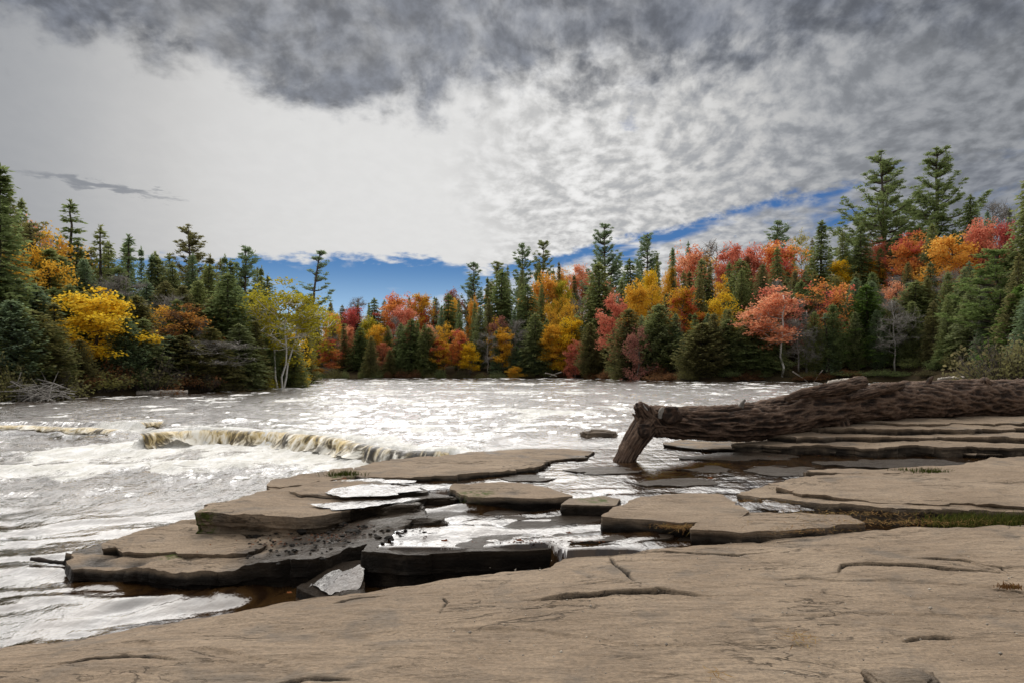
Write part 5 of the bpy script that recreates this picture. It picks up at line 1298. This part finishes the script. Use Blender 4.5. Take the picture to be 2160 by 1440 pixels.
stick('driftwood_log', [at(288, 830, 43.6), at(340, 827, 43.9), at(396, 825.5, 44.6)], 0.20, M['pale'], 'pale bleached log lying along the left bank', 'log', seed=1)
stick('leaning_stem', [at(98, 795, 37.5), at(125, 760, 37.8), at(152, 728, 38.0)], 0.045, M['grey'], 'grey dead stem leaning before the yellow maple', 'stem', seed=2)
stick('leaning_stem', [at(50, 800, 36), at(62, 770, 36.3), at(76, 738, 36.6)], 0.035, M['grey'], 'thinner grey dead stem leaning at the far left', 'stem', seed=3)
stick('driftwood_branch', [at(142, 842, 36.5), at(185, 839, 37)], 0.06, M['pale'], 'short pale stick on the left shore', seed=4)
rd = np.random.default_rng(9); tang = Buf()
for i in range(130):
    c = np.array(at(rd.uniform(-20, 130), rd.uniform(812, 846), rd.uniform(33.2, 35.5))); d = unit(rd.normal(size=3)*[1.2, .5, .45]+np.array([0.3, 0, .12]))*rd.uniform(.6, 2.4)
    tang.tube(np.array([c-d*.5, c+rd.normal(size=3)*.06, c+d*.5]), [0.03*rd.uniform(.5, 1.4), 0.022, 0.008], 4, False, rd.random())
obj('driftwood_tangle', tang.mesh('driftwood_tangle'), M['grey'], label='tangle of grey driftwood branches on the left shore', cat='driftwood', kind='thing')
for i, (p0, p1, r_, lab) in enumerate((((1672, 783), (1705, 806), 0.10, 'bleached branch slanting to the water right of the pale trunk'), ((1735, 780), (1716, 806), 0.07, 'second bleached branch crossing near the grey dead fir'), ((1748, 806), (1800, 799), 0.16, 'pale driftwood lying behind the hump of the log'), ((1980, 799), (2035, 794), 0.12, 'pale driftwood strip behind the right half of the log'), ((1150, 786), (1175, 793), 0.12, 'white branches washed against the far bank'), ((1185, 784), (1160, 793), 0.10, 'crossing white branch washed against the far bank'))):
    Y = 93 if i < 2 else (60 if i < 4 else 134.5)
    stick('driftwood_branch', [at(*p0, Y-0.6), at((p0[0]+p1[0])/2, (p0[1]+p1[1])/2-1, Y), at(*p1, Y-1.2)], r_, M['pale'], lab, seed=20+i)
stick('driftwood_stick', [Vector((*G(66, 1178, 0.06), 0.06)), Vector((*G(130, 1186, 0.03), 0.03)), Vector((*G(260, 1204, 0.02), 0.02))], 0.025, M['wetwood'], 'black wet stick poking from the tip of the low slab', seed=31)

# ------------------------------------------------------------------ grass, leaves, needles, pebbles
M['blade'] = leaf_material('grass_blade', [(0.03, 0.04, 0.008), (0.055, 0.07, 0.015), (0.11, 0.10, 0.03)], 0.3)
M['dry'] = leaf_material('dry_needles', [(0.12, 0.06, 0.025), (0.22, 0.12, 0.05), (0.32, 0.22, 0.09)], 0.2)
M['deadleaf'] = leaf_material('fallen_leaf', [(0.05, 0.022, 0.014), (0.11, 0.04, 0.02), (0.24, 0.09, 0.035)], 0.2)


def tuft(pts, z, n, h, label, seed, mat='blade', spread=0.06, group='grass tufts in the rock joints'):
    r = np.random.default_rng(seed); P = np.array(pts); t = r.random(n)*(len(P)-1); i = np.clip(t.astype(int), 0, len(P)-2) if len(P) > 1 else np.zeros(n, int)
    C = (P[i]+(P[i+1]-P[i])*(t-i)[:, None]) if len(P) > 1 else np.tile(P, (n, 1))
    C = C+r.normal(size=(n, 2))*[spread*1.6, spread]; b = Buf(); hh = h*r.uniform(.45, 1.15, n); d = r.normal(size=(n, 2))*0.38; w = 0.0035+0.002*r.random(n)
    az = r.uniform(0, 6.28, n); S = np.stack([np.cos(az), np.sin(az), 0*az], -1)*w[:, None]
    p0 = np.column_stack([C, np.full(n, z)]); p1 = p0+np.column_stack([d*hh[:, None]*0.35, hh*0.6]); p2 = p0+np.column_stack([d*hh[:, None]*1.1, hh*0.95])
    V = np.stack([p0-S, p0+S, p1+S*.8, p1-S*.8, p2], 1); k = np.arange(n)[:, None]*5
    b.add(V.reshape(-1, 3), k+np.array([[0, 1, 2, 3]]), k+np.array([[3, 2, 4]]), np.repeat(r.random(n), 5))
    return obj('grass_tuft', b.mesh('grass_tuft', False), M[mat], label=label, cat='grass', group=group)


tuft(gz(0.44, (705, 1004), (750, 1004)), 0.44, 260, 0.10, 'green grass tuft on the small mossy rock near the falls', 1)
tuft(gz(0.46, (1985, 1098), (2060, 1096), (2160, 1094), (2240, 1094)), 0.40, 1300, 0.14, 'dense dark grass clump in the gully at the right edge', 2, spread=0.09)
tuft(gz(0.50, (1895, 998), (1950, 997), (1985, 998)), 0.50, 320, 0.09, 'grass strip on the narrow ledge behind the upper terrace', 3, spread=0.07)
tuft(gz(0.48, (1690, 1046), (1760, 1052), (1850, 1056)), 0.46, 420, 0.07, 'grass along the foot of the upper terrace, left end', 4, spread=0.04)
tuft(gz(0.48, (1860, 1058), (1960, 1062), (2060, 1066)), 0.47, 360, 0.07, 'grass along the foot of the upper terrace, right end', 5, spread=0.04)
tuft(gz(0.46, (1640, 1036), (1655, 1037)), 0.46, 120, 0.07, 'little grass tuft at the left corner of the upper terrace', 6, spread=0.03)
tuft(gz(0.5, (1660, 940), (1790, 944), (1900, 945)), 0.50, 420, 0.10, 'thin grass in the shadow of the terraces under the log', 7, spread=0.10)
tuft(gz(0.56, (1595, 922), (1625, 921)), 0.56, 120, 0.11, 'tiny grass tuft on rock just below the log', 8, spread=0.06)
tuft([shelf_pt(785, 1322), shelf_pt(808, 1318)], 0.235, 110, 0.045, 'dry yellowish grass tuft on the left part of the shelf', 9, 'dry', 0.02)
tuft([shelf_pt(860, 1258), shelf_pt(885, 1262)], 0.25, 60, 0.03, 'sparse grass in the crack near the shelf edge', 10, 'dry', 0.02)
tuft([shelf_pt(2115, 1246), shelf_pt(2150, 1248)], 0.47, 90, 0.04, 'dry grass in the crack at the right of the shelf', 11, 'dry', 0.02)
tuft([shelf_pt(1098, 1272), shelf_pt(1108, 1274)], 0.37, 50, 0.035, 'dry wisps at the left end of the long crack', 12, 'dry', 0.015)


def litter(name, n, region, z, label, mat, size, seed, slim):
    """loose needles or leaf bits lying in a region (list of (px, py, spread_m))"""
    r = np.random.default_rng(seed); b = Buf()
    for (px, py, sx, sy, frac, zz) in region:
        m = int(n*frac); x0, y0 = G(px, py, zz); C = np.column_stack([x0+r.normal(size=m)*sx, y0+r.normal(size=m)*sy, zz+0.012+r.random(m)*0.02]); az = r.uniform(0, 6.28, m)
        D = np.stack([np.cos(az), np.sin(az), r.normal(size=m)*0.25], -1)*(size*r.uniform(.5, 1.3, m))[:, None]; S = unit(np.cross(D, np.array([0, 0, 1.])+r.normal(size=(m, 3))*.3))*size*slim
        b.leaves(C, D, S, r.random(m))
    obj(name, b.mesh(name, False), M[mat], kind='stuff', label=label)


litter('pine_needles', 2600, [(1430, 1113, .12, .06, .2, .42), (1900, 1104, .6, .07, .3, .44), (1650, 1122, .3, .05, .12, .43), (1600, 1062, .25, .05, .1, .45), (1800, 1086, .5, .05, .15, .46), (1690, 1352, .04, .05, .03, .44), (1510, 1428, .02, .02, .01, .44), (1380, 1106, .1, .05, .09, .36)], 0.4, 'rust brown pine needles gathered in the joints', 'dry', 0.07, 1, 0.03)
litter('fallen_leaves', 420, [(720, 1135, .30, .10, .3, .28), (640, 1150, .35, .10, .2, .22), (800, 1112, .2, .08, .1, .32), (1150, 1146, .30, .03, .2, .335), (1520, 972, .6, .3, .1, .41), (1700, 965, 1.0, .3, .1, .41)], 0.3, 'wet dark leaf litter caught on the wet rock', 'deadleaf', 0.028, 2, 0.30)


def leaf_on(px, py, z, label, seed, s=0.06):
    r = np.random.default_rng(seed); x, y = G(px, py, z); n = 10; a = np.linspace(0, 2*np.pi, n, endpoint=False); k = s*(0.6+0.4*np.abs(np.cos(a*2.5)))
    V = np.column_stack([x+np.cos(a)*k, y+np.sin(a)*k, z+0.012+0.25*k*np.abs(np.sin(a))]); V = np.concatenate([V, [[x, y, z+0.008]]]); b = Buf()
    b.add(V, None, [(i, (i+1) % n, n) for i in range(n)], 0.5+0.4*r.random()); obj('fallen_leaf', b.mesh('fallen_leaf'), M['deadleaf'], label=label, cat='leaf', group='single fallen leaves')


leaf_on(938, 1143, 0.335, 'single brown leaf floating near the lip of the middle pool', 1, 0.05)
leaf_on(1096, 1142, 0.34, 'red leaf on the wet rim where pool meets shelf', 2, 0.045)
leaf_on(1200, 1126, 0.34, 'small red leaf standing on the pool edge', 3, 0.04)
leaf_on(726, 1010, 0.47, 'bright red leaf beside the grass tuft near the falls', 4, 0.04)
leaf_on(610, 1252, 0.03, 'orange leaf at the foot of the sloping water sheet', 5, 0.03)
leaf_on(1500, 1010, 0.41, 'pale leaf caught in the pool in front of the log', 6, 0.06)

rp = np.random.default_rng(12); peb = Buf()
for i in range(260):
    px, py = rp.uniform(900, 2150), rp.uniform(1140, 1435); x, y = shelf_pt(px, py); s = rp.uniform(.003, .008)*(1 if rp.random() < .9 else 1.9)
    z = float(shelf_z(np.array([x]), np.array([y]))[0])+0.02
    V = np.array([[1, 0, 0], [0, 1, 0], [-1, 0, 0], [0, -1, 0], [0, 0, .7], [0, 0, -.7], [.6, .6, .4], [-.6, .6, .4], [-.6, -.6, .4], [.6, -.6, .4]])*s*rp.uniform(.7, 1.3, (10, 3))
    peb.add(V[:6]+[x, y, z], None, [(0, 1, 4), (1, 2, 4), (2, 3, 4), (3, 0, 4), (1, 0, 5), (2, 1, 5), (3, 2, 5), (0, 3, 5)], rp.random())
obj('pebbles', peb.mesh('pebbles'), wood_material('pebble_stone', (0.12, 0.10, 0.085), (0.5, 0.45, 0.38), 3.0), kind='stuff', label='scattered tiny pebbles on the shelf')
